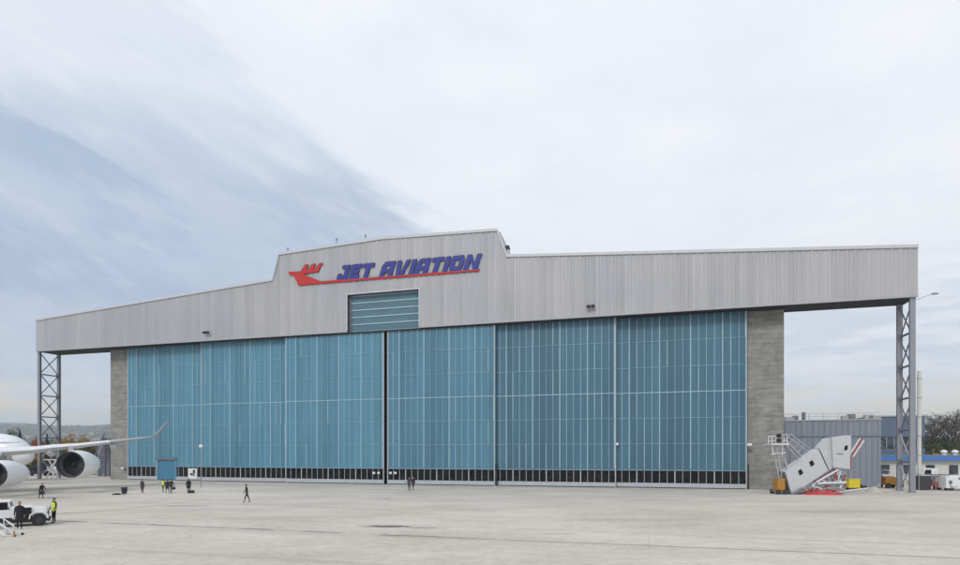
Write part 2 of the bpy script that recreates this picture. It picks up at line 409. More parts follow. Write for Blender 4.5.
# sliding doors
rails = [6.3, 9.95, 13.6, 17.2, 20.9]
def door(x0, x1, v, label, skip=None, right_gap=False, paint='door_blue'):
    a, b_ = U(x0, v), U(x1, v); zt = ZB-.03
    r = empty('door', (a, v, 0)); r.parent = hangar; r['label'] = label
    W = b_-a; n = round(W/1.02); p = W/n; th = .35
    sk = (skip[0]-a, skip[1]-a, skip[2]) if skip else None
    pan = MB()
    if sk:
        pan.prism([(.02,2.58),(sk[0],2.58),(sk[0],sk[2]),(sk[1],sk[2]),(sk[1],2.58),(W-.02,2.58),(W-.02,zt),(.02,zt)], 0, th)
    else: pan.box(.02, W-.02, 0, th, 2.58, zt)
    pan.build('panel', paint, r)
    ribs = MB()
    for i in range(n+1):
        u = i*p
        wide = (i % 4 == 2); hw = .068 if wide else .052
        u = min(max(u, hw+.16), W-hw-.16)
        z0_ = 2.66 if not(sk and sk[0]-.1 < u < sk[1]+.1) else sk[2]
        for q0, q1 in zip([z0_]+[z for z in rails if z > z0_], [z for z in rails if z > z0_]+[zt]):
            ribs.box(u-hw, u+hw, -.09, -.002, q0+.055, q1-.055, 1 if wide or random.random() < .1 else 0)
    for z in rails:
        hh = .055 if z == 13.6 else .035
        ribs.box(.15, W-.15, -.075, -.002, z-hh, z+hh, 1 if z == 13.6 else 0)
    ribs.build('rib', ['door_rib','door_rib_pale'], r)
    fr = MB()
    def seg(u0, u1_, z0, z1, y0=-.1): 
        if sk and u0 < sk[0] < u1_ and z0 < sk[2]:
            fr.box(u0, sk[0], y0, th, z0, z1); fr.box(sk[1], u1_, y0, th, z0, z1)
        else: fr.box(u0, u1_, y0, th, z0, z1)
    seg(.15, W-.15, 2.5, 2.575); seg(.15, W-.15, .13, .72)
    fr.box(0, .15, -.04, th, .05, zt); fr.box(W-.15, W, -.04, th, .05, zt)
    for i in range(1, n):
        u = i*p
        if sk and sk[0]-.15 < u < sk[1]+.15: continue
        hw = .075 if i % 5 == 3 else .035
        fr.box(u-hw, u+hw, .03, .18, .722, 2.498)
    fr.build('frame', 'door_frame', r)
    for i in range(n):
        if sk and i*p+p > sk[0] and i*p < sk[1]:
            continue
        x0_, x1_ = i*p+.036, i*p+p-.036
        if i == 0: x0_ = .16
        if i == n-1: x1_ = W-.16
        MB().box(x0_, x1_, .1, .13, .73, 2.49).build('window', 'glass_dark', r)
    MB().box(.3, W-.3, .02, .3, .02, .127).build('bottom_rail', 'soffit', r)
    if right_gap: MB().box(W+.01, W+.26, .05, .4, 0, 3.4).build('buffer', 'black', r)
    return r, a, b_
vL = 2.0; sx0, sx1 = U(157, vL), U(176, vL)
zS = UZ(166, 460, vL)[1]
dA, a0, b0 = door(127.6, 202.5, vL, 'leftmost blue door leaf with small roller door in its foot', skip=(sx0, sx1, zS))
door(201, 286.5, 1.25, 'blue door leaf between the leftmost leaf and the centre left leaf')
dC = door(285.5, 384, .45, 'centre left blue door leaf under the tail door')
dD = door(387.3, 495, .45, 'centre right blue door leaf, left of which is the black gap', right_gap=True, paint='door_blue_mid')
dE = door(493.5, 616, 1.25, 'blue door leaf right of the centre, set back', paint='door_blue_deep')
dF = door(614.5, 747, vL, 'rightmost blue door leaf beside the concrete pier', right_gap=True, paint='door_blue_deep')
MB().box(U(384,.5)+.01, U(387.3,.5)-.01, .55, .75, 0, ZB-.03).build('door_gap_shade', 'deep_black', hangar)  # black strip stands in for the unlit gap between the centre leaves
# roller door
r = empty('roller_door', (sx0, vL-.05, 0)); r.parent = hangar; W = sx1-sx0
g = MB(); nz = 14
for i in range(nz):
    z = .05+(zS-.1)*i/nz; h_ = (zS-.1)/nz
    g.add([(.25,.1,z),(W-.05,.1,z),(W-.05,.02,z+h_*.8),(.25,.02,z+h_*.8),(W-.05,.1,z+h_),(.25,.1,z+h_)], [(0,1,2,3),(3,2,4,5)])
g.build('curtain', 'roller_blue', r)
MB().box(-.02, .245, -.12, .3, 0, zS).build('guide_rail', 'door_rib', r); MB().box(W-.045, W+.1, -.12, .3, 0, zS).build('guide_rail', 'door_rib', r)
MB().box(-.1, W+.15, -.2, .04, zS+.002, zS+.42).build('box', 'steel_dark', r)
# service sign board and little white lamps on the doors
u_, zz = UZ(189.3, 483, vL); u2_, z2_ = UZ(197.8, 468.5, vL)
p_ = MB(); p_.box(u_, u2_, vL-.2, vL-.13, .35, z2_); p_.build('hatch_panel', 'white_paint', hangar)
p_ = MB(); cx = (u_+u2_)/2
p_.box(cx+.05, cx+.5, vL-.215, vL-.202, z2_-.95, z2_-.25); p_.box(cx-.5, cx-.02, vL-.215, vL-.202, z2_-1.25, z2_-.85); p_.box(cx+.02, cx+.4, vL-.215, vL-.202, z2_-1.35, z2_-1.05)
p_.build('panel_marking', 'black', hangar)
def signal(x, y, v, w=.62, h=.38):
    u, z = UZ(x, y, v); MB().box(u-w/2, u+w/2, v-.35, v-.13, z-h/2, z+h/2).build('door_marker', 'white_paint', hangar, bevel=.03)
for x in (374.6, 379.3, 391.2, 396): signal(x, 473, .45, .42, .34)
def bulkhead(x, y, v):
    u, z = UZ(x, y, v); m = MB(); m.box(u-.3, u+.3, v-.6, v-.2, z-.2, z+.15); m.bar((u,v-.2,z),(u,v+.3,z), .1); m.build('door_lamp', 'white_paint', hangar, bevel=.05)
bulkhead(616.5, 444, 1.9); bulkhead(749, 444.5, 2.0); bulkhead(124.5, 468, 2.6)

# towers
def tower(x_front, right):
    w_ = .58 if not right else .62
    ua = .12+w_/2 if not right else UW-.18-w_/2
    r = empty('tower', (ua, 0, 0)); r.parent = hangar
    yF, yB = .36, 4.25
    for y in (yF, yB):
        m = MB(); hw = w_/2
        d_ = .2
        m.box(-hw, hw, y-d_, y-d_+.05, 0, ZB-.01); m.box(-hw, hw, y+d_-.05, y+d_, 0, ZB-.01); m.box(-.03, .03, y-d_+.05, y+d_-.05, 0, ZB-.01)
        m.box(-hw-.15, hw+.15, y-d_-.15, y+d_+.15, 0.0, .08)
        m.build('column', 'steel', r)
    lv = [.4, 3.8, 7.9, 12.0, 16.1, 20.2, 24.3]
    for i, (z0, z1) in enumerate(zip(lv, lv[1:])):
        if i: 
            m = MB(); m.bar((0,yF+.2,z0),(0,yB-.2,z0), .22, .22); m.box(-.2,.2,yB-.45,yB-.201,z0-.35,z0+.35); m.build('strut', 'steel_dark', r)
        m = MB(); m.bar((-.1,yF+.2,z0+.15),(-.1,yB-.2,z1-.15), .13, .13); m.build('brace', 'steel_dark' if i > 1 else 'galv', r)
        m = MB(); m.bar((.1,yF+.2,z1-.15),(.1,yB-.2,z0+.15), .13, .13); m.build('brace', 'steel_dark' if i > 1 else 'galv', r)
    return ua
tower(39, False); uR = tower(914, True)

# floodlights on the fascia
def flood(x, y):
    u, z = UZ(x, y); r = empty('floodlight', (u, 0, z)); r.parent = hangar
    for s in (-.32, .32):
        m = MB(); m.box(s-.26, s+.26, -.75, -.35, -.2, .16); m.build('lamp_head', 'black', r, bevel=.04)
    m = MB(); m.bar((-.5,-.3,.02),(.5,-.3,.02), .08); m.bar((0,-.34,.02),(0,-.05,.12), .09); m.build('bracket', 'steel_dark', r)
flood(208, 333); flood(591, 307)
# small things along the parapet: vent stack, lightning rods, stay wire
u, z = U(508.6, 2), 34.5
m = MB(); m.tube((u+.1,2,z-.2),(u-.15,2,z+1.5), .32, .32, 12, 0); m.tube((u-.15,2,z+1.5),(u-.2,2,z+2.1), .42, .3, 12, 1); m.build('vent_stack', ['galv','black'], hangar)
MB().tube((u3+.2,1,38.5),(U(507,2),2,z+1.7), .04, n=5).build('stay_wire', 'steel_dark', hangar)
for x, hh in ((335,1.0),(364,.9),(286,.7)):
    u = U(x); m = MB(); m.tube((u,.5,top(u)),(u,.5,top(u)+hh), .06, .05, 6); m.tube((u,.5,top(u)+hh-.1),(u,.5,top(u)+hh+.2), .16, .16, 8); m.build('lightning_rod', 'steel', hangar)
# gooseneck lamp at the right tower
u = UW-.1; m = MB(); m.tube((u,.6,24.2),(u+2.0,.3,24.9), .05, .04, 6); m.build('lamp_arm', 'galv', hangar)
m = MB(); m.box(u+1.7, u+2.35, .1, .5, 24.72, 24.88); m.build('lamp_head', 'steel', hangar, bevel=.03)

# ------------------------------------------------------------------ sign
sign = empty('company_sign', HL, -TH, 'blue JET AVIATION lettering with red emblem and red underline above the hangar doors', 'sign')
hl = 2.25
def zbase(u): return 33.02-.25*(u-ul0)/(ul1-ul0)
def rect(a, b, c, d): return [(a,c),(b,c),(b,d),(a,d)]
T = .34
def glyph(ch, w):
    t = T; q = t*.82
    if ch == 'J': return [rect(w-t,w,q,1), rect(w-t*1.9,w-t,1-q*.8,1), rect(0,w,0,q), rect(0,t*.9,q,.42)]
    if ch == 'E': return [rect(0,t,0,1), rect(t,w,0,q), rect(t,w*.9,.5-q/2,.5+q/2), rect(t,w,1-q,1)]
    if ch == 'T': return [rect(0,w,1-q,1), rect(w/2-t/2,w/2+t/2,0,1-q)]
    if ch == 'A': return [rect(0,t,0,1-q), rect(w-t,w,0,1-q), [(.0,1-q),(w,1-q),(w,1),(t*.6,1)], rect(t,w-t,.26,.26+q*.8)]
    if ch == 'V': return [[(0,1),(t*.55,0),(t*1.5,0),(t,1)], [(w-t,1),(t*1.5,.0),(t*2.2,0),(w,1)]]
    if ch == 'I': return [rect(0,t,0,1)]
    if ch == 'O': return [[(t*.4,0),(w-t*.3,0),(w,q),(0,q)], [(0,1-q),(w,1-q),(w-t*.4,1),(t*.3,1)], rect(0,t,q,1-q), rect(w-t,w,q,1-q)]
    if ch == 'N': return [rect(0,t,0,1), rect(w-t,w,0,1), [(t,1),(t,.62),(w-t,0),(w-t,.38)]]
ul0, ul1 = U(337), U(482)
wd = {'J':.85,'E':.82,'T':.9,'A':1.0,'V':1.05,'I':.30,'O':1.0,'N':1.05,' ':.42}
txt = 'JET AVIATION'; gap = .13
tot = sum(wd[c_] for c_ in txt)+gap*(len(txt)-1)
shear = .34
sclx = (ul1-ul0-shear*hl*.9)/tot
xx = 0
for c_ in txt:
    if c_ != ' ':
        m = MB()
        for p_ in glyph(c_, wd[c_]):
            m.prism([(ul0+(xx+px)*sclx+shear*pz*hl, zbase(ul0+xx*sclx)+pz*hl) for px, pz in p_], -.30, -.13, 0, 1)
        m.build('letter', ['sign_blue','sign_edge'], sign)
    xx += wd[c_]+gap
em = [(289.4,272.2),(299.5,271.8),(301.6,271.6),(305.6,264.9),(309.0,264.6),(306.6,270.4),(308.4,270.2),(312.8,264.3),(316.4,264.0),(314.0,269.6),(315.6,269.4),(320.0,263.6),(323.4,263.2),(318.6,272.0),(303.4,274.4),(321.4,281.6),(480.5,267.9),(480,270.0),(298.8,285.6),(297.6,282),(294.6,276),(290.2,275)]
pts = [UZ(x, y) for x, y in em]
ue = U(479.5)
pts[16] = (ue+.1, zbase(ue)-.05); pts[17] = (ue-.05, zbase(ue)-.30)
pts[18] = (pts[18][0], zbase(pts[18][0])-.36)
MB().prism(pts, -.29, -.14, 0, 1).build('emblem_with_underline', ['sign_red','sign_edge'], sign)

# ------------------------------------------------------------------ ground and terrain
m = MB(); m.add([(-6400,-300,-.004),(6400,-300,-.004),(6400,6100,-.004),(-6400,6100,-.004)], [(0,1,2,3)])
struct(m.build('ground', 'land'))
m = MB(); m.add([(-260,-60,.003),(260,-60,.003),(260,165,.003),(-260,165,.003)], [(0,1,2,3)])
struct(m.build('apron', 'apron'))
def hill_h(X, Y):
    a = X/max(Y,1); base_h = 235 if a < -.55 else 235-150*min(1,(a+.55)/.5)
    t = min(1, max(0, (Y-1000)/3500)); hh = base_h*t**1.35
    return max(-1, hh+(mnoise.fractal(Vector((X/900, Y/900, 3)), 1, 2, 5))*60*t-.5)
def hills():
    m = MB(); nx, ny = 130, 26; vs = []
    for j in range(ny):
        for i in range(nx):
            Y = 1000+j*200; X = -6400+i*12800/(nx-1)
            vs.append((X, Y, hill_h(X, Y)))
    fs = [(j*nx+i, j*nx+i+1, (j+1)*nx+i+1, (j+1)*nx+i) for j in range(ny-1) for i in range(nx-1)]
    m.add(vs, fs); return struct(m.build('hills', 'hill', smooth=True))
hills()

# ------------------------------------------------------------------ trees
def leaf_cloud(m, centres, n, size, rnd, mi=0):
    for _ in range(n):
        c, rx, rz = rnd.choice(centres)
        while True:
            p = Vector((rnd.uniform(-1,1), rnd.uniform(-1,1), rnd.uniform(-1,1)))
            if p.length < 1: break
        p = p.normalized()*(p.length**.4)
        q = Vector(c)+Vector((p.x*rx, p.y*rx, p.z*rz))
        a = Vector((rnd.gauss(0,1), rnd.gauss(0,1), rnd.gauss(0,1))).normalized(); b_ = a.orthogonal().normalized()
        b_.rotate(Matrix.Rotation(rnd.uniform(0,6.28), 3, a)); c_ = a.cross(b_)
        s = size*rnd.uniform(.6,1.3)
        m.add([q-b_*s*.5, q+c_*s*.35, q+b_*s*.5, q-c_*s*.35], [(0,1,2,3)], mi)
def tree(name, loc_, h, r, leaf, label, group, seed, conifer=False, leaves=900, size=.45):
    rnd = random.Random(seed)
    root = empty(name, loc_, rnd.uniform(0,6.28), label, 'tree', group)
    t = MB(); t.tube((0,0,-.1),(0,0,h*.35), h*.022, h*.016, 7); t.tube((0,0,h*.35),(0,0,h*.85), h*.016, h*.005, 6)
    cs = []
    if conifer:
        for k in range(9):
            z = h*(.12+.86*k/9); rr = r*(1-k/9.2)
            for a in range(5):
                an = a*1.257+k; cs.append(((math.cos(an)*rr*.5, math.sin(an)*rr*.5, z), rr*.55, h*.06))
                if k < 7 and a % 2 == 0: t.tube((0,0,z),(math.cos(an)*rr*.8, math.sin(an)*rr*.8, z-h*.03), h*.005, h*.002, 4)
        cs.append(((0,0,h*.97), r*.06, h*.04))
    else:
        for k in range(11):
            an = k*2.4+rnd.uniform(-.4,.4); z = h*rnd.uniform(.42,.86); rr = r*rnd.uniform(.35,.78)*(1.1-.5*abs(z/h-.6))
            e = (math.cos(an)*rr, math.sin(an)*rr, z); cs.append((e, r*rnd.uniform(.24,.42), h*rnd.uniform(.07,.13)))
            t.tube((0,0,z*.62),e, h*.009, h*.003, 5)
        cs.append(((0,0,h*.9), r*.3, h*.1))
    t.build('trunk', 'bark', root)
    l = MB(); leaf_cloud(l, cs, leaves, size, rnd); l.build('crown', leaf, root)
    return root
def bare_tree(loc_, h, label, group, seed, leafy=0):
    rnd = random.Random(seed); root = empty('bare_tree', loc_, rnd.uniform(0,6.28), label, 'tree', group)
    t = MB(); c = MB(); tips = []
    def grow(p, d, l, r_, lvl, mb_):
        q = p+d*l; mb_.tube(p, q, r_, r_*.68, 5 if lvl < 2 else 3)
        if lvl >= 5: tips.append(q); return
        for _ in range(3 if lvl < 4 else 2):
            e = (d+Vector((rnd.gauss(0,.42), rnd.gauss(0,.42), rnd.gauss(.12,.25)))).normalized()
            grow(q if rnd.random() < .7 else p+d*l*.7, e, l*rnd.uniform(.62,.82), max(r_*.66,.05), lvl+1, c)
    grow(Vector((0,0,-.1)), Vector((rnd.gauss(0,.04), rnd.gauss(0,.04), 1)).normalized(), h*.30, h*.016, 0, t)
    t.build('trunk', 'bark', root)
    if leafy: leaf_cloud(c, [(q, .7, .6) for q in tips], leafy, .35, rnd, 1)
    c.build('crown', ['bark','leaf_olive'], root)
    return root
LT = 'trees beyond the left tower'
tl = [  # x, top row, Z, radius px, leaf, conifer, label
 (38, 436, 165, 8, 'leaf_red', 0, 'rust red autumn tree right of the white jet nose'),
 (47, 434, 175, 7, 'leaf_dark', 1, 'dark pointed conifer between the two posts of the left tower'),
 (72, 433, 190, 10, 'leaf_gold', 0, 'golden yellow tree just right of the left tower'),
 (83, 434, 200, 8, 'leaf_gold', 0, 'smaller golden tree above the outer engine'),
 (60, 438, 205, 7, 'leaf_olive', 0, 'olive tree behind the right post of the left tower'),
 (16, 427, 230, 12, 'leaf_olive', 0, 'olive tree rising above the white jet nose'),
 (20, 430, 210, 7, 'leaf_dark', 1, 'dark conifer just over the tip of the white jet nose'),
 (94, 441, 180, 9, 'leaf_brown', 0, 'brown tree left of the grey stair building'),
 (104, 437, 240, 8, 'leaf_green', 0, 'green tree behind the roof of the grey stair building'),
 (35, 452, 140, 7, 'leaf_gold', 0, 'low ochre tree below the wing at the left tower'),
 (88, 446, 150, 8, 'leaf_green', 0, 'dark green tree behind the white outer engine'),
 (5, 434, 220, 10, 'leaf_brown', 0, 'brown tree at the left picture edge behind the jet nose'),
]
for i, (x, y, Z, rp, lf, cf, lb) in enumerate(tl):
    p = at(x, Z, y); tree('conifer' if cf else 'autumn_tree', (p.x, p.y, 0), p.z, rp*Z/F, lf, lb, LT, 20+i, bool(cf), 1500, .016*rp*Z/F+.32)
RT = 'bare trees on the right'
rl = [(929,416,190,'slim bare tree nearest the right tower'),(937,410,195,'bare tree second from the right tower'),(945,413,185,'bare tree above the two white roof domes'),
      (951,405,180,'tall bare tree with dense twigs near the right picture edge'),(959,402,170,'tallest bare tree at the right picture edge'),(966,408,175,'bare tree partly cut by the right picture edge'),(923,420,210,'short bare tree touching the right tower')]
for i, (x, y, Z, lb) in enumerate(rl):
    p = at(x, Z, y); bare_tree((p.x, p.y, 0), p.z*1.04, lb, RT, 60+i, 500)
rnd = random.Random(5)
def scrub(name, x0, x1, y_top, Z, leaf, n, size, d=8):
    m = MB(); cs = []
    for i in range(40):
        x = x0+(x1-x0)*rnd.random(); Zp = Z+rnd.uniform(-d,d); p = at(x, Zp, y_top+rnd.uniform(0,5)); h = p.z
        cs.append(((p.x,p.y,h*.5), h*.5+1, h*.5))
    leaf_cloud(m, cs, n, size, rnd); return struct(m.build(name, leaf), 'stuff')
scrub('undergrowth', 915, 975, 439, 178, 'leaf_green', 6000, .8)
scrub('undergrowth', 918, 975, 431, 205, 'leaf_dark', 3500, .8)
scrub('undergrowth', 930, 972, 448, 160, 'leaf_gold', 900, .6, 3)
scrub('undergrowth', -30, 108, 449, 235, 'leaf_green', 7000, 1.0, 12)
scrub('undergrowth', -10, 108, 455, 215, 'leaf_brown', 4000, .8, 10)
# far wood and town
def far_wood():
    m = MB(); r_ = random.Random(9)
    for i in range(2600):
        Z = r_.uniform(450, 3600); a = r_.uniform(-1.05, -.5) if r_.random() < .8 else r_.uniform(.45, .95)
        c = Vector((a*Z, Z, 0)); c.z = hill_h(c.x, Z)-3 if Z > 1000 else 0; h = r_.uniform(8, 17)*(1 if Z < 1200 else .8); w = h*r_.uniform(.5,1.1)
        n = 7; rings = []
        for k, (zz, rr) in enumerate(((0,.5),(.35,1),(.7,.85),(1,.25))):
            rings.append([c+Vector((math.cos(2*math.pi*q/n)*w*rr*r_.uniform(.7,1.2), math.sin(2*math.pi*q/n)*w*rr, h*zz*r_.uniform(.85,1.1))) for q in range(n)])
        m.rings(rings, False, True, mi=r_.choice((0,0,1,2,2)))
    o = m.build('far_woods', ['leaf_green','leaf_brown','leaf_olive']); struct(o, 'stuff')
far_wood()
hs = [(8,700,10,'pale house with red roof in the far town, leftmost'),(28,820,12,'tall pale block in the far town beside the jet nose'),(63,640,9,'pale far house right of the left tower'),(72,900,14,'pale far block above the golden tree'),(90,760,11,'red roofed far house left of the grey stair building'),(101,950,16,'tallest pale far block near the concrete pier'),(50,880,11,'pale far house seen through the left tower')]
for x, Z, h, lb in hs:
    p = at(x, Z); r = empty('far_house', (p.x, p.y, 0), rnd.uniform(-.5,.5), lb, 'house', 'houses of the far town')
    w = h*1.1; MB().box(-w/2,w/2,-5,5,0,h).build('wall', 'render_pale', r)
    MB().prism([(-w/2-.5,h+.01),(w/2+.5,h+.01),(0,h+4)], -5.5, 5.5).build('roof', 'roof_tile', r)
    for i in range(3):
        for k in range(int(h//3)):
            MB().box(-w*.35+i*w*.28, -w*.35+i*w*.28+1.3, -5.08, -5.01, 1+k*3, 2.6+k*3).build('window', 'glass_office', r)

proto_h = None
for i in range(60):
    Z = rnd.uniform(1150, 2900); x = rnd.uniform(-20, 112); p = at(x, Z); zz = hill_h(p.x, p.y)
    if proto_h is None:
        proto_h = empty('hillside_house', (p.x, p.y, zz), 0, 'small pale house among the woods on the far hillside', 'house', 'tiny houses on the far hillside')
        MB().box(-8,8,-6,6,-3,9).build('wall', 'render_pale', proto_h); MB().prism([(-8.6,9.01),(8.6,9.01),(0,13)], -6.5, 6.5).build('roof', 'roof_tile', proto_h); o_ = proto_h
    else: o_ = copy_tree(proto_h)
    o_.location = (p.x, p.y, zz); o_.rotation_euler.z = rnd.uniform(-1.2,1.2); f_ = rnd.uniform(.7,1.5); o_.scale = (f_*1.2, f_, f_)

# ------------------------------------------------------------------ buildings
# left: grey building with outside stair and roof rails
bl = empty('annex_building', HL, -TH, 'grey annex with dark outside stair and roof railing behind the left concrete pier', 'building')
v = 14; ua, ub = U(97.5, v), U(112, v)+6; zt = UZ(100, 442, v)[1]
MB().box(ua, ub, v, v+25, 0, zt).build('wall', 'shed_grey', bl)
MB().box(ua-.2, ub, v-.2, v+25, zt+.003, zt+.25).build('roof', 'steel_dark', bl)
m = MB()
for i in range(7): m.tube((ua+.5+i*1.6, v+.4, zt+.25),(ua+.5+i*1.6, v+.4, zt+2.2 if i % 2 else zt+1.4), .06, n=5)
m.tube((ua,v+.4,zt+1.3),(ub,v+.4,zt+1.3), .05, n=5); m.box(ua+2.5,ua+3.6,v+2,v+3,zt+.25,zt+2.6); m.box(ua+6,ua+6.8,v+2,v+3,zt+.25,zt+3)
m.build('railing', 'galv', bl)
st = MB(); us_, ue_ = ua+.2, ua+3.6
for i in range(14):
    t = i/14; st.box(us_+(ue_-us_)*t, us_+(ue_-us_)*(t+1/14), v-1.4, v-.2, .3+6.6*t, .5+6.6*t)
st.bar((us_,v-1.45,.4),(ue_,v-1.45,7.0), .08, .35); st.bar((us_,v-1.45,1.5),(ue_,v-1.45,8.1), .06, .06); st.bar((us_,v-1.45,2.9),(ue_,v-1.45,9.2), .12, .25)
st.bar((ue_+.1,v-1.45,0),(ue_+.1,v-1.45,8.2), .3, .3); st.bar((ue_+.1,v-.3,0),(ue_+.1,v-.3,8.2), .2, .2)
st.build('staircase', 'steel_dark', bl)
# right: corrugated shed
sh = empty('shed', HL, -TH, 'grey corrugated shed behind the wrecked boarding bridge', 'shed')
v = 10; ua, ub = U(784, v)-8, U(881, v); zt = UZ(850, 420.5, v)[1]; zl = UZ(850, 436.5, v)[1]
m = MB(); p = .75; x = ua
while x < ub-.01:
    x2 = min(x+p, ub)
    for a, b_, da, db in ((0,.5,0,0),(.5,.58,0,-.09),(.58,.67,-.09,-.09),(.67,.75,-.09,0)):
        A, B = x+a, min(x+b_, ub)
        if A >= ub: break
        m.add([(A,v+da,0),(B,v+db,0),(B,v+db,zl-.06),(A,v+da,zl-.06)], [(0,1,2,3)]); m.add([(A,v+da,zl+.06),(B,v+db,zl+.06),(B,v+db,zt),(A,v+da,zt)], [(0,1,2,3)])
    x = x2
m.box(ua, ub, v+.02, v+22, 0, zt-.01)
m.build('wall', 'shed_grey', sh)
m = MB(); m.box(ua, ub+.05, v-.13, v-.0, zl-.058, zl+.058); m.build('trim', 'steel_dark', sh)
MB().box(ua, ub+.1, v-.15, v+22.2, zt+.003, zt+.18).build('roof', 'galv', sh)
m = MB()
for i in range(int((ub-ua)/1.9)): m.tube((ua+i*1.9,v+.6,zt+.18),(ua+i*1.9,v+.6,zt+1.05), .03, n=4)
m.tube((ua,v+.6,zt+1.05),(ub,v+.6,zt+1.05), .03, n=4); m.tube((ua,v+.6,zt+.65),(ub,v+.6,zt+.65), .025, n=4)
m.build('railing', 'galv', sh)
for x_, w_, h_ in ((789,1.2,.6),(795,.7,.8),(803.5,.35,1.3),(845,1.0,.7),(851,.9,.9),(868,1.1,.8),(874,1.5,.6)):
    u = U(x_, v+4); MB().box(u-w_/2, u+w_/2, v+3.5, v+4.3, zt+.19, zt+.2+h_).build('roof_unit', 'steel_dark' if w_ < 1 else 'galv', sh)
# right: office block with glazing
ob = empty('office_block', HL, -TH, 'blue grey office block with glazed strip behind the right tower', 'building')
v = 52; ua, ub = U(872, v), U(925, v); zt = UZ(905, 416.5, v)[1]; zw1 = UZ(890,437,v)[1]; zw0 = UZ(890,449,v)[1]
m = MB(); m.box(ua, ub, v, v+20, zw1, zt); m.box(ua, ub, v, v+20, 0, zw0); m.box(ua, ub, v+.4, v+20, zw0+.002, zw1-.002); m.build('wall', 'office_grey', ob)
nw = 7
for i in range(nw):
    a = ua+(ub-ua)*i/nw
    wi = MB().box(a+.08, a+(ub-ua)/nw-.08, v+.2, v+.26, zw0+.1, zw1-.1).build('window', 'glass_office', ob)
    MB().box(a-.06, a+.06, v+.1, v+.3, zw0+.004, zw1-.004).build('mullion', 'galv', ob)
MB().box(ua-.2, ub+.2, v-.25, v+20.2, zt+.003, zt+.25).build('roof', 'galv', ob)
# right: long white building with blue roof edge
lb_ = empty('terminal_building', HL, -TH, 'long low white building with bright blue roof edge at the right', 'building')
v = 34; ua, ub = U(868, v), U(985, v)
z1 = 4.62; z0 = 3.72
MB().box(ua, ub, v, v+14, 0, z0-.02).build('wall', 'wall_white', lb_)
MB().box(ua-.6, ub+.6, v-1.0, v+15, z0, z1).build('roof_edge', 'blue_paint', lb_)
for i in range(14):
    a = ua+2+i*3.4
    if a+1.2 > ub: break
    w_ = MB().box(a, a+1.3, v-.08, v-.02, 1.3, 2.9).build('window', 'glass_office', lb_)
for x_ in (944, 955):
    u = U(x_, v+5); rg = []
    for k in range(5):
        a = k/4*math.pi/2; rg.append([Vector((u+math.cos(q*math.pi/6)*.55*math.cos(a), v+5+math.sin(q*math.pi/6)*.55*math.cos(a), z1+.45+.5*math.sin(a))) for q in range(12)])
    m = MB(); m.rings(rg); m.tube((u,v+5,z1),(u,v+5,z1+.45), .35, .35, 10); m.build('roof_dome', 'white_paint', lb_, smooth=True)
# white flue behind right tower
p = at(919.3, 80); fl = empty('flue_pipe', (p.x, p.y, 0), 0, 'tall slim pale pipe standing just right of the right tower', 'pipe')
zt = at(0, 80, 371).z
m = MB(); m.tube((0,0,0),(0,0,zt), .24, .24, 14); 
m.build('pipe', 'wall_white', fl, smooth=True)
m = MB()
for k in range(6): m.tube((0,0,2+k*2.6),(0,0,2.15+k*2.6), .28, .28, 14)
m.build('collar', 'galv', fl)
# apron lamp pole in front of left door
p = gp(201, 487.5); lp = empty('lamp_post', p, 0, 'thin pole with round white lamp in front of the second blue door leaf', 'lamp')
h_ = at(0, p.y, 446.5).z
MB().tube((0,0,0),(0,0,h_-.2), .07, .05, 8).build('pole', 'steel', lp)
m = MB(); rg = [[Vector((math.cos(q*math.pi/5)*.3*math.sin(a), math.sin(q*math.pi/5)*.3*math.sin(a), h_-.3*math.cos(a))) for q in range(10)] for a in (.25,.8,1.57,2.3,2.9)]
m.rings(rg).build('lamp_globe', 'white_paint', lp, smooth=True)

# ------------------------------------------------------------------ aircraft
PH = R(-29)
def engine(parent, c, Rr, L=4.6, ax=None):
    """nacelle with its intake at c, axis pointing aft"""
    r = empty('engine', c); r.parent = parent; r.rotation_euler = (0, 0, ax or 0)     # local +y = aft
    n = 40
    def ring(y, rad): return [Vector((math.cos(2*math.pi*i/n)*rad, y, math.sin(2*math.pi*i/n)*rad)) for i in range(n)]
    m = MB(); m.rings([ring(y, rad*Rr) for y, rad in ((.22,1.0),(.6,1.04),(1.2,1.075),(2.0,1.08),(2.9,1.02),(3.7,.90),(L,.74),(L,.70),(3.6,.80))], False, False)
    m.build('cowl', 'plane_white', r, smooth=True)
    m = MB(); m.rings([ring(y, rad*Rr) for y, rad in ((.35,.86),(.12,.88),(.02,.92),(0,.955),(.05,.985),(.219,1.0))], False, False)
    m.build('intake_lip', 'engine_lip', r, smooth=True)
    m = MB(); m.rings([ring(y, rad*Rr) for y, rad in ((.35,.858),(.8,.84),(1.3,.85))], False, False); m.build('intake_duct', 'duct_grey', r, smooth=True)
    m = MB()
    for i in range(24):
        a = 2*math.pi*i/24; d = Vector((math.cos(a),0,math.sin(a))); t_ = Vector((-math.sin(a),0,math.cos(a)))
        m.add([d*Rr*.2-t_*.08+Vector((0,1.0,0)), d*Rr*.2+t_*.08+Vector((0,1.15,0)), d*Rr*.83+t_*.17+Vector((0,1.2,0)), d*Rr*.83-t_*.17+Vector((0,1.0,0))], [(0,1,2,3)])
    m.rings([ring(1.29, .84*Rr), ring(1.3, .01)], False, False)
    m.build('fan', 'engine_dark', r)
    MB().rings([ring(.62,.02*Rr), ring(.75,.11*Rr), ring(1.0,.2*Rr), ring(1.28,.24*Rr)], True, True).build('spinner', 'engine_dark', r, smooth=True)
    MB().rings([ring(3.5,.6*Rr), ring(L,.5*Rr), ring(L+1.1,.34*Rr), ring(L+1.9,.05*Rr)], False, True).build('exhaust_cone', 'plane_grey', r, smooth=True)
    return r
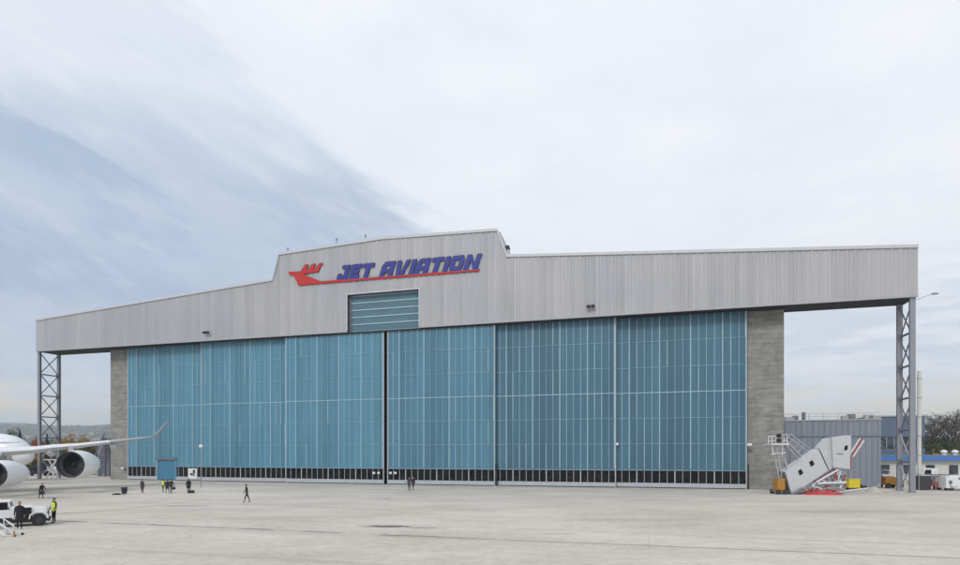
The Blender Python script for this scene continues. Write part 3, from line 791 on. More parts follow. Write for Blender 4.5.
b2 = Vector((math.sin(PH), math.cos(PH), 0)); w2 = Vector((math.cos(PH), -math.sin(PH), 0))
jetA = empty('airliner', (0,0,0), 0, 'big white airliner, only its wing with upturned tip and two round engines in view', 'aircraft')
# wing stations: leading-edge pixel points (x, row, distance), chord, thickness
def pt(x, y, Z): return at(x, Z, y)
stn = [(pt(-90, 456, 66.5), 10.5, 1.35), (pt(-7, 452.5, 72.5), 8.6, .98), (pt(33, 450.0, 76.2), 7.6, .72), (pt(52,447.6,78), 7.0, .66),(pt(75, 446.0, 80.4), 6.0, .56), (pt(110, 441.8, 84.4), 4.6, .40), (pt(132,439.4,87.2), 3.8, .30), (pt(147, 437.6, 89.4), 3.0, .22)]
def wing_ring(le, ch, th, lift=None):
    th *= 1.45
    pts_ = []
    for t, s in ((0,0),(.04,.5),(.15,.9),(.4,1),(.7,.6),(1,.04)): pts_.append(le+b2*ch*t+Vector((0,0,th*.5*s)))
    for t, s in ((1,-.02),(.7,-.35),(.4,-.8),(.15,-.8),(.04,-.5)): pts_.append(le+b2*ch*t+Vector((0,0,th*.5*s)))
    return pts_
m = MB(); m.rings([wing_ring(*s) for s in stn[:6]]); m.build('wing', 'plane_white', jetA, smooth=True)
m = MB(); m.rings([wing_ring(*s) for s in stn[5:]]); m.build('wing_tip', 'wing_metal', jetA, smooth=True)
tipr = pt(147,437.6,89.4); top_ = pt(167, 421.5, 91.6); midp = pt(153.5,434.2,90.0)
cw = Vector((-.12,.99,0)); up_ = Vector((.55,0,.8)).normalized(); sdw = Vector((.8,-.1,-.55)).normalized()
def wls(le, ch, th): return [le, le+cw*ch*.3-sdw*th, le+cw*ch, le+cw*ch*.3+sdw*th]
m = MB(); m.rings([wls(tipr-Vector((.5,0,.02)), 2.4, .2), wls(pt(151.5,436.8,89.6), 1.7, .2), wls(pt(156,433.4,89.9), 1.1, .17), wls(pt(160.5,428.4,90.4), .8, .13), wls(top_, .5, .08)]); m.build('winglet', 'wing_metal', jetA, smooth=True)
# mirrored far wing, fuselage, tail (outside the picture to the left)
fc = pt(-90,456,66.5)-w2*1.9; fc.z = 5.2
def frame(c, rr, zs=1.0, n=28): return [c+w2*math.cos(2*math.pi*i/n)*rr+Vector((0,0,math.sin(2*math.pi*i/n)*rr*zs)) for i in range(n)]
m = MB(); m.rings([frame(fc+b2*s+Vector((0,0,dz)), rr) for s, rr, dz in ((-31,.05,-.7),(-30.4,.8,-.6),(-29,1.6,-.4),(-26.5,2.3,-.15),(-23,2.75,0),(-15,2.82,0),(0,2.82,0),(8,2.82,0),(14,2.5,.3),(20,1.7,.9),(26,.8,1.5),(28,.3,1.7))])
m.build('fuselage', 'plane_white', jetA, smooth=True)
def mirror(p): d = (p-fc).dot(w2); return p-w2*2*d
m = MB(); m.rings([[mirror(q) for q in wing_ring(*s)] for s in stn]); m.build('wing', 'plane_white', jetA, smooth=True)
tf = fc+b2*18+Vector((0,0,2.6))
m = MB(); m.rings([[tf-w2*.3, tf+b2*3-w2*.35, tf+b2*8.5, tf+b2*3+w2*.35], [tf+b2*6.5+Vector((0,0,9))-w2*.12, tf+b2*8+Vector((0,0,9))-w2*.15, tf+b2*10+Vector((0,0,9)), tf+b2*8+Vector((0,0,9))+w2*.15]]); m.build('fin', 'plane_white', jetA)
ts = fc+b2*22+Vector((0,0,1.1))
for s in (1,-1):
    m = MB(); m.rings([[ts+w2*s*.8, ts+b2*2+w2*s*.8+Vector((0,0,.2)), ts+b2*5+w2*s*.8, ts+b2*2+w2*s*.8-Vector((0,0,.2))], [ts+b2*4+w2*s*7.5+Vector((0,0,.4)), ts+b2*4.8+w2*s*7.5+Vector((0,0,.5)), ts+b2*6+w2*s*7.5+Vector((0,0,.4)), ts+b2*4.8+w2*s*7.5+Vector((0,0,.33))]]); m.build('stabilizer', 'plane_white', jetA)
def pylon(e, le, ln=4.2):
    m = MB(); a = Vector(e)+b2*1.6+Vector((0,0,1.65)); 
    q = le+b2*.6
    m.rings([[a-w2*.25, a+w2*.25, a+w2*.25-Vector((0,0,.9)), a-w2*.25-Vector((0,0,.9))], [q-w2*.3+Vector((0,0,.1)), q+w2*.3+Vector((0,0,.1)), q+w2*.3-Vector((0,0,1.7)), q-w2*.3-Vector((0,0,1.7))],
             [q+b2*ln*.6-w2*.2-Vector((0,0,.2)), q+b2*ln*.6+w2*.2-Vector((0,0,.2)), q+b2*ln*.6+w2*.2-Vector((0,0,.9)), q+b2*ln*.6-w2*.2-Vector((0,0,.9))]])
    m.build('pylon', 'plane_grey', jetA)
ax = R(6)
e1 = pt(-8, 474.6, 66); engine(jetA, e1, 1.47, ax=ax); pylon(e1, pt(-1,452.5,72.9))
e2 = pt(69.5, 464.8, 71.5); engine(jetA, e2, 1.62, ax=ax); pylon(e2, pt(70,446.5,79.5))
for e in (e1, e2):
    q = mirror(Vector(e)); engine(jetA, q, 1.5, ax=ax)
# landing gear
for k, q in enumerate((fc+b2*3+w2*4.5, fc+b2*3-w2*4.5, fc-b2*24)):
    g = empty('landing_gear', (q.x, q.y, 0)); g.parent = jetA
    MB().tube((0,0,.5),(0,0,3.2 if k == 2 else 4.6), .16, .2, 10).build('strut', 'galv', g)
    for sx in (-.5,.5):
        for sy in ((-.8,.8) if k < 2 else (0,)):
            c0 = w2*sx+b2*sy+Vector((0,0,.55)); MB().tube(c0-w2*.2, c0+w2*.2, .55, .55, 16).build('wheel', 'rubber', g, smooth=True)
# flap fairings under the wing
for x, y, Z in ((50,452.5,79),(113,445.5,87)):
    c0 = pt(x, y, Z); m = MB(); m.rings([frame(c0+b2*s, rr, 1.2, 10) for s, rr in ((-1.6,.05),(-.8,.35),(.6,.5),(2.4,.42),(5,.05))]); m.build('flap_fairing', 'plane_white', jetA, smooth=True)

# second jet: only its nose shows behind the first one's wing
jetB = empty('parked_jet', (0,0,0), 0, 'rounded white nose of a second jet behind the wing at the left edge', 'aircraft', None)
ZB2 = 104; tip = at(32, ZB2, 456.5); db = Vector((-1,.16,0)).normalized(); sb = Vector((.16,1,0)).normalized()
def fb(c, rr, zs=1.0, n=28): return [c+sb*math.cos(2*math.pi*i/n)*rr+Vector((0,0,math.sin(2*math.pi*i/n)*rr*zs)) for i in range(n)]
prof2 = [(0,.03,0),(.12,.5,0),(.5,1.05,.10),(1.1,1.6,.28),(1.9,2.1,.5),(2.9,2.55,.68),(4.1,2.9,.82),(6,3.15,.9),(9,3.2,.9),(36,3.2,.9),(46,2.4,1.5),(54,.8,2.6)]
m = MB(); m.rings([fb(tip+db*s+Vector((0,0,dz)), rr) for s, rr, dz in prof2])
m.build('fuselage', 'plane_white', jetB, smooth=True)
m = MB()      # grey lower side band following the skin
rg = []
for s, rr, dz in prof2[4:10]:
    c0 = tip+db*s+Vector((0,0,dz)); rg.append([c0-sb*math.cos(a)*(rr+.03)+Vector((0,0,math.sin(a)*(rr+.03))) for a in (R(-3),R(-14),R(-26),R(-40))])
m.rings(rg, False, False, wrap=False); m.build('belly_band', 'plane_grey', jetB, smooth=True)
c0 = tip+db*42+Vector((0,0,3.5)); m = MB(); m.rings([[c0-sb*.3, c0+db*4-sb*.35, c0+db*9, c0+db*4+sb*.35], [c0+db*8+Vector((0,0,9))-sb*.1, c0+db*9+Vector((0,0,9))-sb*.1, c0+db*12+Vector((0,0,9)), c0+db*9+Vector((0,0,9))+sb*.1]]); m.build('fin', 'plane_white', jetB)
for s in (5, 24):
    q = tip+db*s; g = empty('landing_gear', (q.x, q.y, 0)); g.parent = jetB
    MB().tube((0,0,.4),(0,0,2.6), .14, .18, 8).build('strut', 'galv', g)
    for k in (-.35,.35): MB().tube(sb*(k-.15)+Vector((0,0,.45)), sb*(k+.15)+Vector((0,0,.45)), .45, .45, 14).build('wheel', 'rubber', g, smooth=True)

# ------------------------------------------------------------------ tow tractor at left
tp_ = gp(47, 525.5); tug = empty('tow_tractor', (tp_.x, tp_.y, 0), R(33), 'white tow tractor with black radiator grille at the left edge', 'tractor')
# local: x negative to the rear, front at x = 0; y depth 0 (near side) .. 1.9
m = MB(); m.prism([(-4.2,.42),(-.2,.42),(-.02,.5),(0,1.0),(-.08,1.18),(-.75,1.27),(-.85,1.33),(-1.95,1.38),(-2.0,1.16),(-4.2,1.16)], .12, 1.78); m.build('body', 'white_paint', tug, bevel=.04)
m = MB(); m.box(-1.9,-1.36,.07,.119,.52,1.26); m.build('side_plate', 'white_paint', tug)
g_ = MB(); g_.box(-1.34,-.86,.04,.118,.42,1.28)
for i in range(9): g_.box(-1.32,-.88,.0,.038,.48+i*.09,.52+i*.09)
g_.build('grille', 'black', tug)
g_ = MB(); g_.box(-.001,.03,.4,1.5,.6,.92); g_.build('grille', 'black', tug)
for y in (.2,1.5): MB().tube((.0,y+.1,.78),(.05,y+.1,.78), .09, .09, 12).build('headlight', 'glass_office', tug)
m = MB(); m.box(-4.2,-.85,.07,1.83,.26,.62); m.box(.002,.14,.1,1.8,.3,.5); m.build('chassis', 'black', tug)
cab = MB()
for x_ in (-1.98,-4.1):
    for y in (.14,1.7): cab.bar((x_,y,1.15),(x_+(-.12 if x_>-3 else .05),y,1.68), .09)
cab.box(-4.2,-1.98,.06,1.82,1.69,1.78); cab.build('cab', 'white_paint', tug, bevel=.02)
MB().box(-4.0,-2.14,.17,.2,1.18,1.67).build('window', 'glass_dark', tug); MB().box(-2.12,-2.09,.2,1.66,1.18,1.67).build('window', 'glass_dark', tug)
MB().box(-3.6,-3.0,.5,1.3,1.05,1.45).build('seat', 'black', tug, bevel=.05)
MB().tube((-3.2,.9,1.781),(-3.2,.9,1.92), .1, .08, 10).build('beacon', 'orange', tug)
def wheel(parent, x, y, r_, w_=.26):
    wh = empty('wheel', (x, y, r_)); wh.parent = parent
    n = 24; rg = [[Vector((math.cos(2*math.pi*i/n)*rr, yy, math.sin(2*math.pi*i/n)*rr)) for i in range(n)] for yy, rr in ((-w_/2,r_*.6),(-w_/2,r_*.93),(-w_/2+.04,r_),(w_/2-.04,r_),(w_/2,r_*.93),(w_/2,r_*.6))]
    MB().rings(rg, False, False).build('tyre', 'rubber', wh, smooth=True)
    MB().rings([[Vector((math.cos(2*math.pi*i/12)*rr, yy, math.sin(2*math.pi*i/12)*rr)) for i in range(12)] for yy, rr in ((-w_/2+.05,.01),(-w_/2+.03,r_*.3),(-w_/2+.06,r_*.5),(-w_/2+.01,r_*.6),(w_/2-.01,r_*.6),(w_/2-.05,.01))], False, False).build('rim', 'cloth_grey', wh)
for x_ in (-.46,-3.3):
    for y in (.1,1.8): wheel(tug, x_, y, .42)
for x_ in (-.46,-3.3):
    m = MB(); m.prism([(x_-.55,.5),(x_-.5,.8),(x_-.25,.98),(x_+.25,.98),(x_+.5,.8),(x_+.55,.5),(x_+.47,.5),(x_+.42,.76),(x_+.2,.90),(x_-.2,.90),(x_-.42,.76),(x_-.47,.5)], -.06, .118)
    m.build('mudguard', 'white_paint', tug)
# white access steps in front of the tractor
p = gp(17.5, 537); stp = empty('access_steps', (p.x, p.y, 0), R(10), 'small white wheeled steps with handrails at the bottom left edge', 'steps')
m = MB()
for i in range(4): m.box(-1.05-i*.28, -.77-i*.28, 0, .75, .2+i*.22, .23+i*.22)
m.build('tread', 'galv', stp)
for y in (-.03,.78):
    m = MB(); m.bar((-.6,y,.1),(-1.9,y,1.05), .05, .16); m.bar((-.62,y,.12),(-.62,y,.62), .05); m.bar((-.62,y,.62),(-1.6,y,1.32), .05); m.bar((-1.6,y,1.32),(-2.3,y,1.32), .05)
    m.bar((-1.15,y,.45),(-1.15,y,.98), .04); m.bar((-1.7,y,.0),(-1.7,y,1.32), .05); m.bar((-.1,y,.08),(-1.7,y,.08), .05); m.bar((-.15,y,.08),(-.62,y,.55), .04); m.bar((-.1,y,.1),(-1.0,y,.85), .04)
    m.build('side_frame', 'white_paint', stp)
for x_, y in ((-.15,-.03),(-.15,.78),(-1.7,-.03),(-1.7,.78)): MB().tube((x_,y-.03,.08),(x_,y+.03,.08), .08, .08, 12).build('castor', 'rubber', stp)
MB().bar((-.12,-.1,.0),(-.12,-.1,.34), .07).build('foot', 'orange', stp)

# ground equipment below the wing, far side
p = gp(52, 478.6); p = at(52, 113); eq = empty('maintenance_stairs', (p.x, p.y, 0), 0, 'white maintenance stairs with crossed legs left of the outer engine', 'stairs')
m = MB(); m.bar((-1.2,0,0),(.8,0,3.6), .16); m.bar((1.4,0,0),(-.6,0,3.6), .16); m.bar((-1.2,1.4,0),(.8,1.4,3.6), .14); m.bar((1.4,1.4,0),(-.6,1.4,3.6), .14); m.build('leg', 'white_paint', eq)
m = MB(); m.box(-1.6,1.4,-.1,1.5,3.6,3.75); m.build('deck', 'white_paint', eq)
m = MB()
for x_ in (-1.6,-.1,1.35):
    m.bar((x_,-.05,3.75),(x_,-.05,4.8), .07)
m.bar((-1.6,-.05,4.8),(1.35,-.05,4.8), .07); m.build('handrail', 'galv', eq)
def van(x, Z, lb, col, L=4.6, h=2.0, rz=0):
    p = at(x, Z); r = empty('parked_van', (p.x, p.y, 0), rz, lb, 'van', 'vans parked beyond the left tower')
    MB().prism([(-L/2,.4),(L/2,.4),(L/2,.95),(L/2-.7,1.15),(L/2-1.3,h),(-L/2,h)], -.9, .9).build('body', col, r, bevel=.05)
    MB().prism([(L/2-.82,1.2),(L/2-1.32,h-.12),(L/2-2.1,h-.12),(L/2-2.1,1.2)], -.93, -.905).build('window', 'glass_dark', r)
    for sx in (-L/2+.8, L/2-.9):
        for sy in (-.85,.85): wheel(r, sx, sy, .34, .2)
van(36, 128, 'dark van in front of the ochre tree by the left tower', 'cloth_navy'); van(60, 131, 'white van behind the outer engine of the airliner', 'white_paint'); van(47, 140, 'dark blue van seen between the posts of the left tower', 'cloth_navy', h=2.2)

# small bin + bag on apron
p = gp(124.3, 494.3); b_ = empty('waste_bin', p, 0, 'lone black bin standing on the apron left of the people', 'bin')
m = MB(); m.prism([(-.2,.06),(.2,.06),(.27,.78),(-.27,.78)], -.22, .22); m.build('body', 'black', b_, bevel=.02)
MB().box(-.29,.29,-.25,.25,.785,.85).build('lid', 'cloth_grey', b_)
p = gp(117, 494.9); cb = MB(); cb.prism([(-.55,0),(.5,0),(.3,.1),(.05,.2),(-.3,.16)], -.25, .25); tag(cb.build('wheel_chock', 'rubber', None, loc=(p.x,p.y,.004), bevel=.03), 'low black rubber chock lying left of the black bin', 'chock')

# ------------------------------------------------------------------ wrecked boarding bridge at right
ZW = 71.0
def wp(x, y, dZ=0): return at(x, ZW+dZ, y)
br = empty('boarding_bridge', (0,0,0), 0, 'broken white boarding bridge, one section tilted to the ground, by the right pier', 'boarding bridge')
def slab(px, d0, d1, mats, name, par, slope=0):
    m = MB(); n = len(px); f0 = [wp(x, y, d0) for x, y in px]
    f1 = [p+Vector((.25*(d1-d0),(d1-d0),0)) for p in f0]
    m.add(f0+f1, [tuple(range(n)), tuple(range(2*n-1,n-1,-1))], 0)
    k = 0
    for i in range(n):
        j = (i+1)%n; m.f.append((j, i, n+i, n+j)); m.m.append(1 if len(mats) > 1 and i == n-1 else (2 if len(mats) > 2 else 0))
    return m.build(name, mats, par)
tun = slab([(791.8,495.2),(828.2,470.5),(818.2,449.2),(785.0,472.0)], 0, 2.8, ['canvas','steel_dark','white_paint'], 'tunnel', br)
slab([(785.6,472.6),(784.4,473.2),(791.0,495.6),(792,495.0)], -.05, 2.9, ['steel_dark'], 'end_frame', br)
def win(px, name='window', par=br, d=-.04, mt='glass_dark'):
    return slab(px, d, d+.03, [mt], name, par)
for cx_, cy_ in ((800.6,472.4),(811.8,463.6)):
    win([(cx_-2.6,cy_-1.4),(cx_-.8,cy_+3.2),(cx_+2.8,cy_+1.0),(cx_+.8,cy_-3.4)], par=tun)
slab([(829.4,470.3),(833.2,466.8),(831,438.0),(829.2,438.2),(819.6,448.6)], .2, 2.6, ['canvas','canvas','white_paint'], 'bellows', br)
slab([(833.4,467.2),(851.0,469.4),(851.0,435.2),(831.8,437.4)], -.2, 2.6, ['canvas','canvas','white_paint'], 'cabin', br)
cabn = [o for o in kids(br) if o.name.startswith('cabin')][0]
win([(844.2,450.6),(847.6,449.8),(847.8,445.2),(845.0,446.0)], par=cabn, d=-.25)
win([(836.8,454.2),(843.4,454.5),(843.4,453.8),(836.8,453.5)], name='text_strip', par=cabn, d=-.25, mt='steel_dark')
win([(850.6,455),(851.6,455),(851.6,469.6),(850.6,469.4)], name='edge_trim', par=cabn, d=-.28, mt='rust_red')
# undercarriage frame
m = MB(); rr = random.Random(3)
nodes = [(812,486),(820,479),(828,473),(834,469),(841,470),(845,474),(843,483),(838,480),(830,485),(822,489),(840,488),(815,482),(836,475)]
lk = [(0,1),(1,2),(2,3),(3,4),(4,5),(5,6),(6,7),(7,8),(8,9),(9,0),(2,8),(3,7),(4,7),(5,12),(12,8),(6,10),(10,9),(11,2),(1,8),(12,4),(3,12)]
for i, (a, b2_) in enumerate(lk):
    for dz in (.3, 2.0): m.tube(wp(*nodes[a],dz), wp(*nodes[b2_],dz), .09 if dz < 1 else .07, n=6, mi=i % 3)
for a in nodes[::2]: m.tube(wp(*a,.3), wp(*a,2.0), .06, n=6, mi=1)
rq = random.Random(12)
for i in range(34):
    a_ = (rq.uniform(814,846), rq.uniform(474,491)); b3 = (a_[0]+rq.uniform(-7,7), a_[1]+rq.uniform(-6,5)); d1 = rq.uniform(.2,2.2)
    m.tube(wp(*a_, d1), wp(b3[0], min(b3[1],490.5), rq.uniform(.2,2.2)), rq.uniform(.03,.07), n=5, mi=rq.choice((0,0,1,1,2,3)))
m.build('undercarriage', ['white_paint','galv','rust_red','steel_dark'], br)
m = MB(); m.tube(wp(818,483.5,0), wp(846,482.5,0), .12, n=8); m.tube(wp(816,482.5,0), wp(838,470,.1), .10, n=8); m.build('strut', 'white_paint', br)
# two thin poles leaning behind cabin
for (x0,y0,x1,y1,mt,lb) in ((852,455,862.5,438,'red','red pole'),(851.5,452,860,438.5,'white_paint','white pole'),(853,457,864,440.5,'white_paint','white pole, outer')):
    m = MB(); m.bar(wp(x0,y0,1.0), wp(x1,y1,1.4), .09, .12); m.build('strut', mt, br)
m = MB(); m.tube(wp(791.5,495.8,-.3)+Vector((0,0,.1)), wp(803,488.5,-.3), .18, n=8); m.tube(wp(797,497,-.5)+Vector((0,0,.12)), wp(803,495.8,-.5)+Vector((0,0,.12)), .13, n=8); m.build('skid', 'steel_dark', br)
# red netting
def heap(x0, x1, yb, h, Z, n, rnd_):
    m = MB(); nx, ny = 40, 10; vs = []
    a, b_ = at(x0, Z), at(x1, Z)
    for j in range(ny):
        for i in range(nx):
            s, t = i/(nx-1), j/(ny-1)
            env = max(0, math.sin(math.pi*s))**.6*math.sin(math.pi*min(1,max(0,t)))
            z = env*h*(.75+.35*mnoise.noise(Vector((s*7, t*4, 2)))+.22*rnd_.random())
            vs.append((a.x+(b_.x-a.x)*s, Z-1.2+t*2.6, max(.01, z)))
    m.add(vs, [(j*nx+i, j*nx+i+1, (j+1)*nx+i+1, (j+1)*nx+i) for j in range(ny-1) for i in range(nx-1)]); return m
rn_ = random.Random(31)
m = heap(803, 840, 494, .8, 71.2, 0, random.Random(2))
for i in range(110):
    a_ = at(rn_.uniform(806, 836), 71.2); a_.z = rn_.uniform(.15,.6); a_.y += rn_.uniform(-.7,.9); d_ = Vector((rn_.uniform(-.9,.9), rn_.uniform(-.4,.4), rn_.uniform(-.3,.45))); e_ = a_+d_; e_.z = max(.05, e_.z)
    m.bar(a_, e_, .05, .05, mi=rn_.choice((0,0,1)))
tag(m.build('netting', ['red','render_pale']), 'crumpled red netting heaped under the broken boarding bridge', 'netting')
p = wp(852.5, 487.5, -.2); m = MB(); w_ = .72
yb_ = empty('crate', (at(852.5,79.5).x, 79.5, 0), 0, 'bright yellow crate right of the red netting', 'crate')
m.prism([(-.78,.3),(.72,.3),(.72,1.45),(-.78,1.45)], -.5, .5); m.build('body', 'yellow', yb_, bevel=.03)
MB().box(-.82,.76,-.54,.54,1.453,1.53).build('lid', 'yellow', yb_); 
[MB().box(x_,x_+.2,-.4,.4,0,.297).build('foot', 'black', yb_) for x_ in (-.7,.45)]
a, b_ = gp(836, 493.6), gp(868.5, 489.5); m = MB(); m.tube(a+Vector((0,0,.14)), b_+Vector((0,0,.14)), .14, .14, 12); tag(m.build('white_pipe', 'white_paint', smooth=True), 'long white pipe lying on the ground in front of the yellow crate', 'pipe')
p = gp(866, 489.5); m = MB(); m.tube(p+Vector((-1.6,.9,.25)), p+Vector((0.6,.9,.25)), .22, .22, 10); m.tube(p+Vector((-1.4,1.3,.5)), p+Vector((.2,1.3,.5)), .18, .18, 10); tag(m.build('hose_roll', 'rubber', smooth=True), 'black hose bundle between the yellow crate and shed corner', 'hose')
# sand pile
p = at(874, 74.5); m = MB(); rg = []
for zz, rr_ in ((0,1.0),(.25,.8),(.5,.5),(.75,.2)):
    rg.append([Vector((p.x+math.cos(2*math.pi*i/16)*rr_*(1+.25*mnoise.noise(Vector((i*.7,zz*3,0)))), p.y+math.sin(2*math.pi*i/16)*rr_, zz+.004)) for i in range(16)])
m.rings(rg); tag(m.build('sand_bag', 'render_pale', smooth=True), 'slumped beige sandbag left of the orange machine', 'sandbag')
# lattice lift tower with signals
lf = empty('service_lift', (0,0,0), 0, 'narrow scaffold lift on an orange base beside the right concrete pier', 'lift')
def lp2(x, y, d=0): return at(x, 71.5+d, y)
m = MB()
for (x0,y0,x1,y1) in ((780.5,484,772.5,448),(783,484,776.5,448),(787.5,470,783.5,448),(786,466,781,448)):
    m.bar(lp2(x0,y0), lp2(x1,y1), .11); m.bar(lp2(x0,y0,1.3), lp2(x1,y1,1.3), .09)
for y in (452,460,468,476):
    t = (484-y)/36; xa = 780.5-8*t; m.bar(lp2(xa,y), lp2(xa+4+2*t,y), .07); m.bar(lp2(xa,y+4), lp2(xa+4+2*t,y-4), .05)
m.build('mast', 'galv', lf)
m = MB(); m.add([], []); a = lp2(770,444.2); b_ = lp2(787,443.2)
m.box(a.x, b_.x, 71.0, 73.2, a.z-.1, a.z+.05); m.build('platform', 'white_paint', lf)
m = MB(); 
for x in (768.5,772,776,784,787): m.bar(lp2(x,444,-.3), lp2(x,436.5,-.3), .06)
m.bar(lp2(768,441,-.3), lp2(787.5,440.5,-.3), .06); m.bar(lp2(768.5,436.5,-.3), lp2(787.5,434.5,-.3), .07); m.bar(lp2(772,445,-.2), lp2(773,455,-.2), .06); m.bar(lp2(783,445,-.2), lp2(782,455,-.2), .06); m.bar(lp2(771,454,-.2), lp2(786,453,-.2), .08)
m.build('guardrail', 'white_paint', lf)
for y in (435.8, 440.6):
    c0 = lp2(779.2, y, -.5); m = MB(); m.tube(c0, c0+Vector((0,.35,0)), .24, .24, 14); m.tube(c0+Vector((0,-.06,0)), c0+Vector((0,-.001,0)), .26, .26, 14); m.build('signal_lamp', 'black', lf)
m = MB()
for (x0,y0,x1,y1,w_) in ((785,440,806,462,.22),(785.5,445,803,464,.16),(787,436,812,455,.14),(790,434,814,452,.12)):
    m.bar(lp2(x0,y0,.4), lp2(x1,y1,2.4), w_)
for k in range(5):
    t = k/5; m.bar(lp2(785+21*t,440+22*t,.4+2*t), lp2(790+24*t,434+18*t,.4+2*t), .08)
m.build('boom', 'galv', lf)
a = lp2(775.5,490); b_ = lp2(783.5,480); m = MB(); m.prism([(a.x,.45),(b_.x-.05,.45),(b_.x-.05,1.95),(a.x+.1,1.95)], 71.0, 72.4); m.build('base', 'orange', lf, bevel=.04)
m = MB(); m.box(a.x-.1, b_.x+.3, 70.9, 72.6, .25, .44); m.build('chassis', 'steel_dark', lf)
for x_ in (a.x+.1, b_.x-.1): wheel(lf, x_, 70.95, .3, .2); wheel(lf, x_, 72.5, .3, .2)

# orange machine right of the shed
p = at(889, 84); om = empty('orange_loader', (p.x, p.y, 0), 0, 'dirty orange loader left of the right tower', 'loader')
m = MB(); m.prism([(-1.0,.5),(1.6,.5),(1.6,1.2),(.6,1.35),(.2,1.7),(-.9,1.6)], -.8, .8); m.build('body', 'orange', om, bevel=.05)
m = MB(); m.bar((-.8,-.5,1.2),(-1.7,-.5,2.1), .14); m.bar((-1.7,-.5,2.1),(-1.9,-.5,.5), .14); m.bar((-.8,.5,1.2),(-1.7,.5,2.1), .14); m.build('arm', 'rust_red', om)
m = MB(); m.prism([(-2.3,.1),(-1.6,.1),(-1.75,.7),(-2.0,.75)], -.7, .7); m.build('bucket', 'galv', om)
m = MB(); m.bar((-.1,0,1.7),(-.1,0,2.5), .08); m.box(-.6,.5,-.5,.5,2.5,2.58); m.build('canopy', 'white_paint', om)
for x_ in (-.7,1.1):
    for y in (-.8,.8): wheel(om, x_, y, .38, .26)

# white truck, trailer, red machine at the right edge
p = at(927, 92); tk = empty('flatbed_truck', (p.x, p.y, 0), 0, 'white truck with small cab behind the right tower base', 'truck')
m = MB(); m.prism([(-1.4,.7),(.9,.7),(.9,2.6),(-1.1,2.6),(-1.4,1.7)], -1.0, 1.0); m.build('cab', 'white_paint', tk, bevel=.06)
MB().prism([(-1.2,1.75),(-.1,1.75),(-.1,2.4),(-1.0,2.4)], -1.03, -1.005).build('window', 'glass_dark', tk)
MB().box(1.0,7.0,-1.1,1.1,1.0,1.35).build('flatbed', 'white_paint', tk); MB().box(-1.2,6.9,-.6,.6,.5,.99).build('chassis', 'black', tk)
for x_ in (-.4,4.6,5.7):
    for y in (-1.0,1.0): wheel(tk, x_, y, .48, .28)
p = at(946.2, 78); tr = empty('box_trailer', (p.x, p.y, 0), 0, 'white box trailer cut by the right picture edge', 'trailer')
h0 = .5; zt = at(0,78,476.5).z
m = MB(); m.box(0,6.0,0,2.4,.32,zt); m.build('body', 'white_paint', tr, bevel=.05)
m = MB(); m.box(.35,.8,-.02,-.003,zt-1.0,zt-.55); m.box(.5,.62,-.02,-.003,zt-1.35,zt-1.0); m.box(1.6,1.9,-.02,-.003,zt-.4,zt-.15); m.box(1.2,1.5,-.02,-.003,.5,.6); m.build('marking', 'steel_dark', tr)
for x_ in (.8,4.6): wheel(tr, x_, .1, .3, .2); wheel(tr, x_, 2.2, .3, .2)
p = at(937, 80); rm = empty('baggage_cart', (p.x, p.y, 0), 0, 'dark red low cart left of the white box trailer', 'cart')
MB().box(-1.25,1.1,-.7,.7,.55,1.1).build('body', 'rust_red', rm, bevel=.04)
m = MB(); [m.bar((x_,-.65,1.1),(x_,-.65,2.0), .07) for x_ in (-1.2,-.1,1.05)]; m.box(-1.3,1.15,-.75,.75,2.0,2.08); m.build('canopy', 'cloth_grey', rm)
for x_ in (-.8,.7):
    for y in (-.7,.7): wheel(rm, x_, y, .27, .18)
p = at(925, 79); bb = empty('equipment_cabinet', (p.x, p.y, 0), 0, 'black metal cabinet at the foot of the right tower', 'cabinet')
m = MB(); m.box(-.8,.85,0,1.2,.1,1.9); m.build('body', 'cloth_grey', bb, bevel=.03); m = MB(); m.bar((-.85,-.05,0),(-.85,-.05,2.3), .06); m.bar((1.4,-.05,0),(1.4,-.05,2.6), .06); m.bar((-.85,-.05,1.95),(1.4,-.05,1.95), .05); m.build('rail', 'galv', bb)
for i, (x_, Z, c_, lb) in enumerate(((936,104,'white_paint','white car parked before the blue roofed building, nearer the tower'),(949,106,'cloth_navy','dark car parked before the blue roofed building'),(958,103,'white_paint','white car parked before the blue roofed building at the right edge'))):
    p = at(x_, Z); r = empty('parked_car', (p.x, p.y, 0), R(-8), lb, 'car', 'cars parked at the right')
    MB().prism([(-2.1,.35),(2.1,.35),(2.1,.8),(1.1,.92),(.5,1.42),(-1.1,1.42),(-1.8,.9),(-2.1,.85)], -.85, .85).build('body', c_, r, bevel=.06)
    MB().prism([(.95,.95),(.42,1.36),(-1.0,1.36),(-1.5,.95)], -.88, -.855).build('window', 'glass_dark', r)
    for sx in (-1.3,1.3):
        for sy in (-.8,.8): wheel(r, sx, sy, .33, .2)

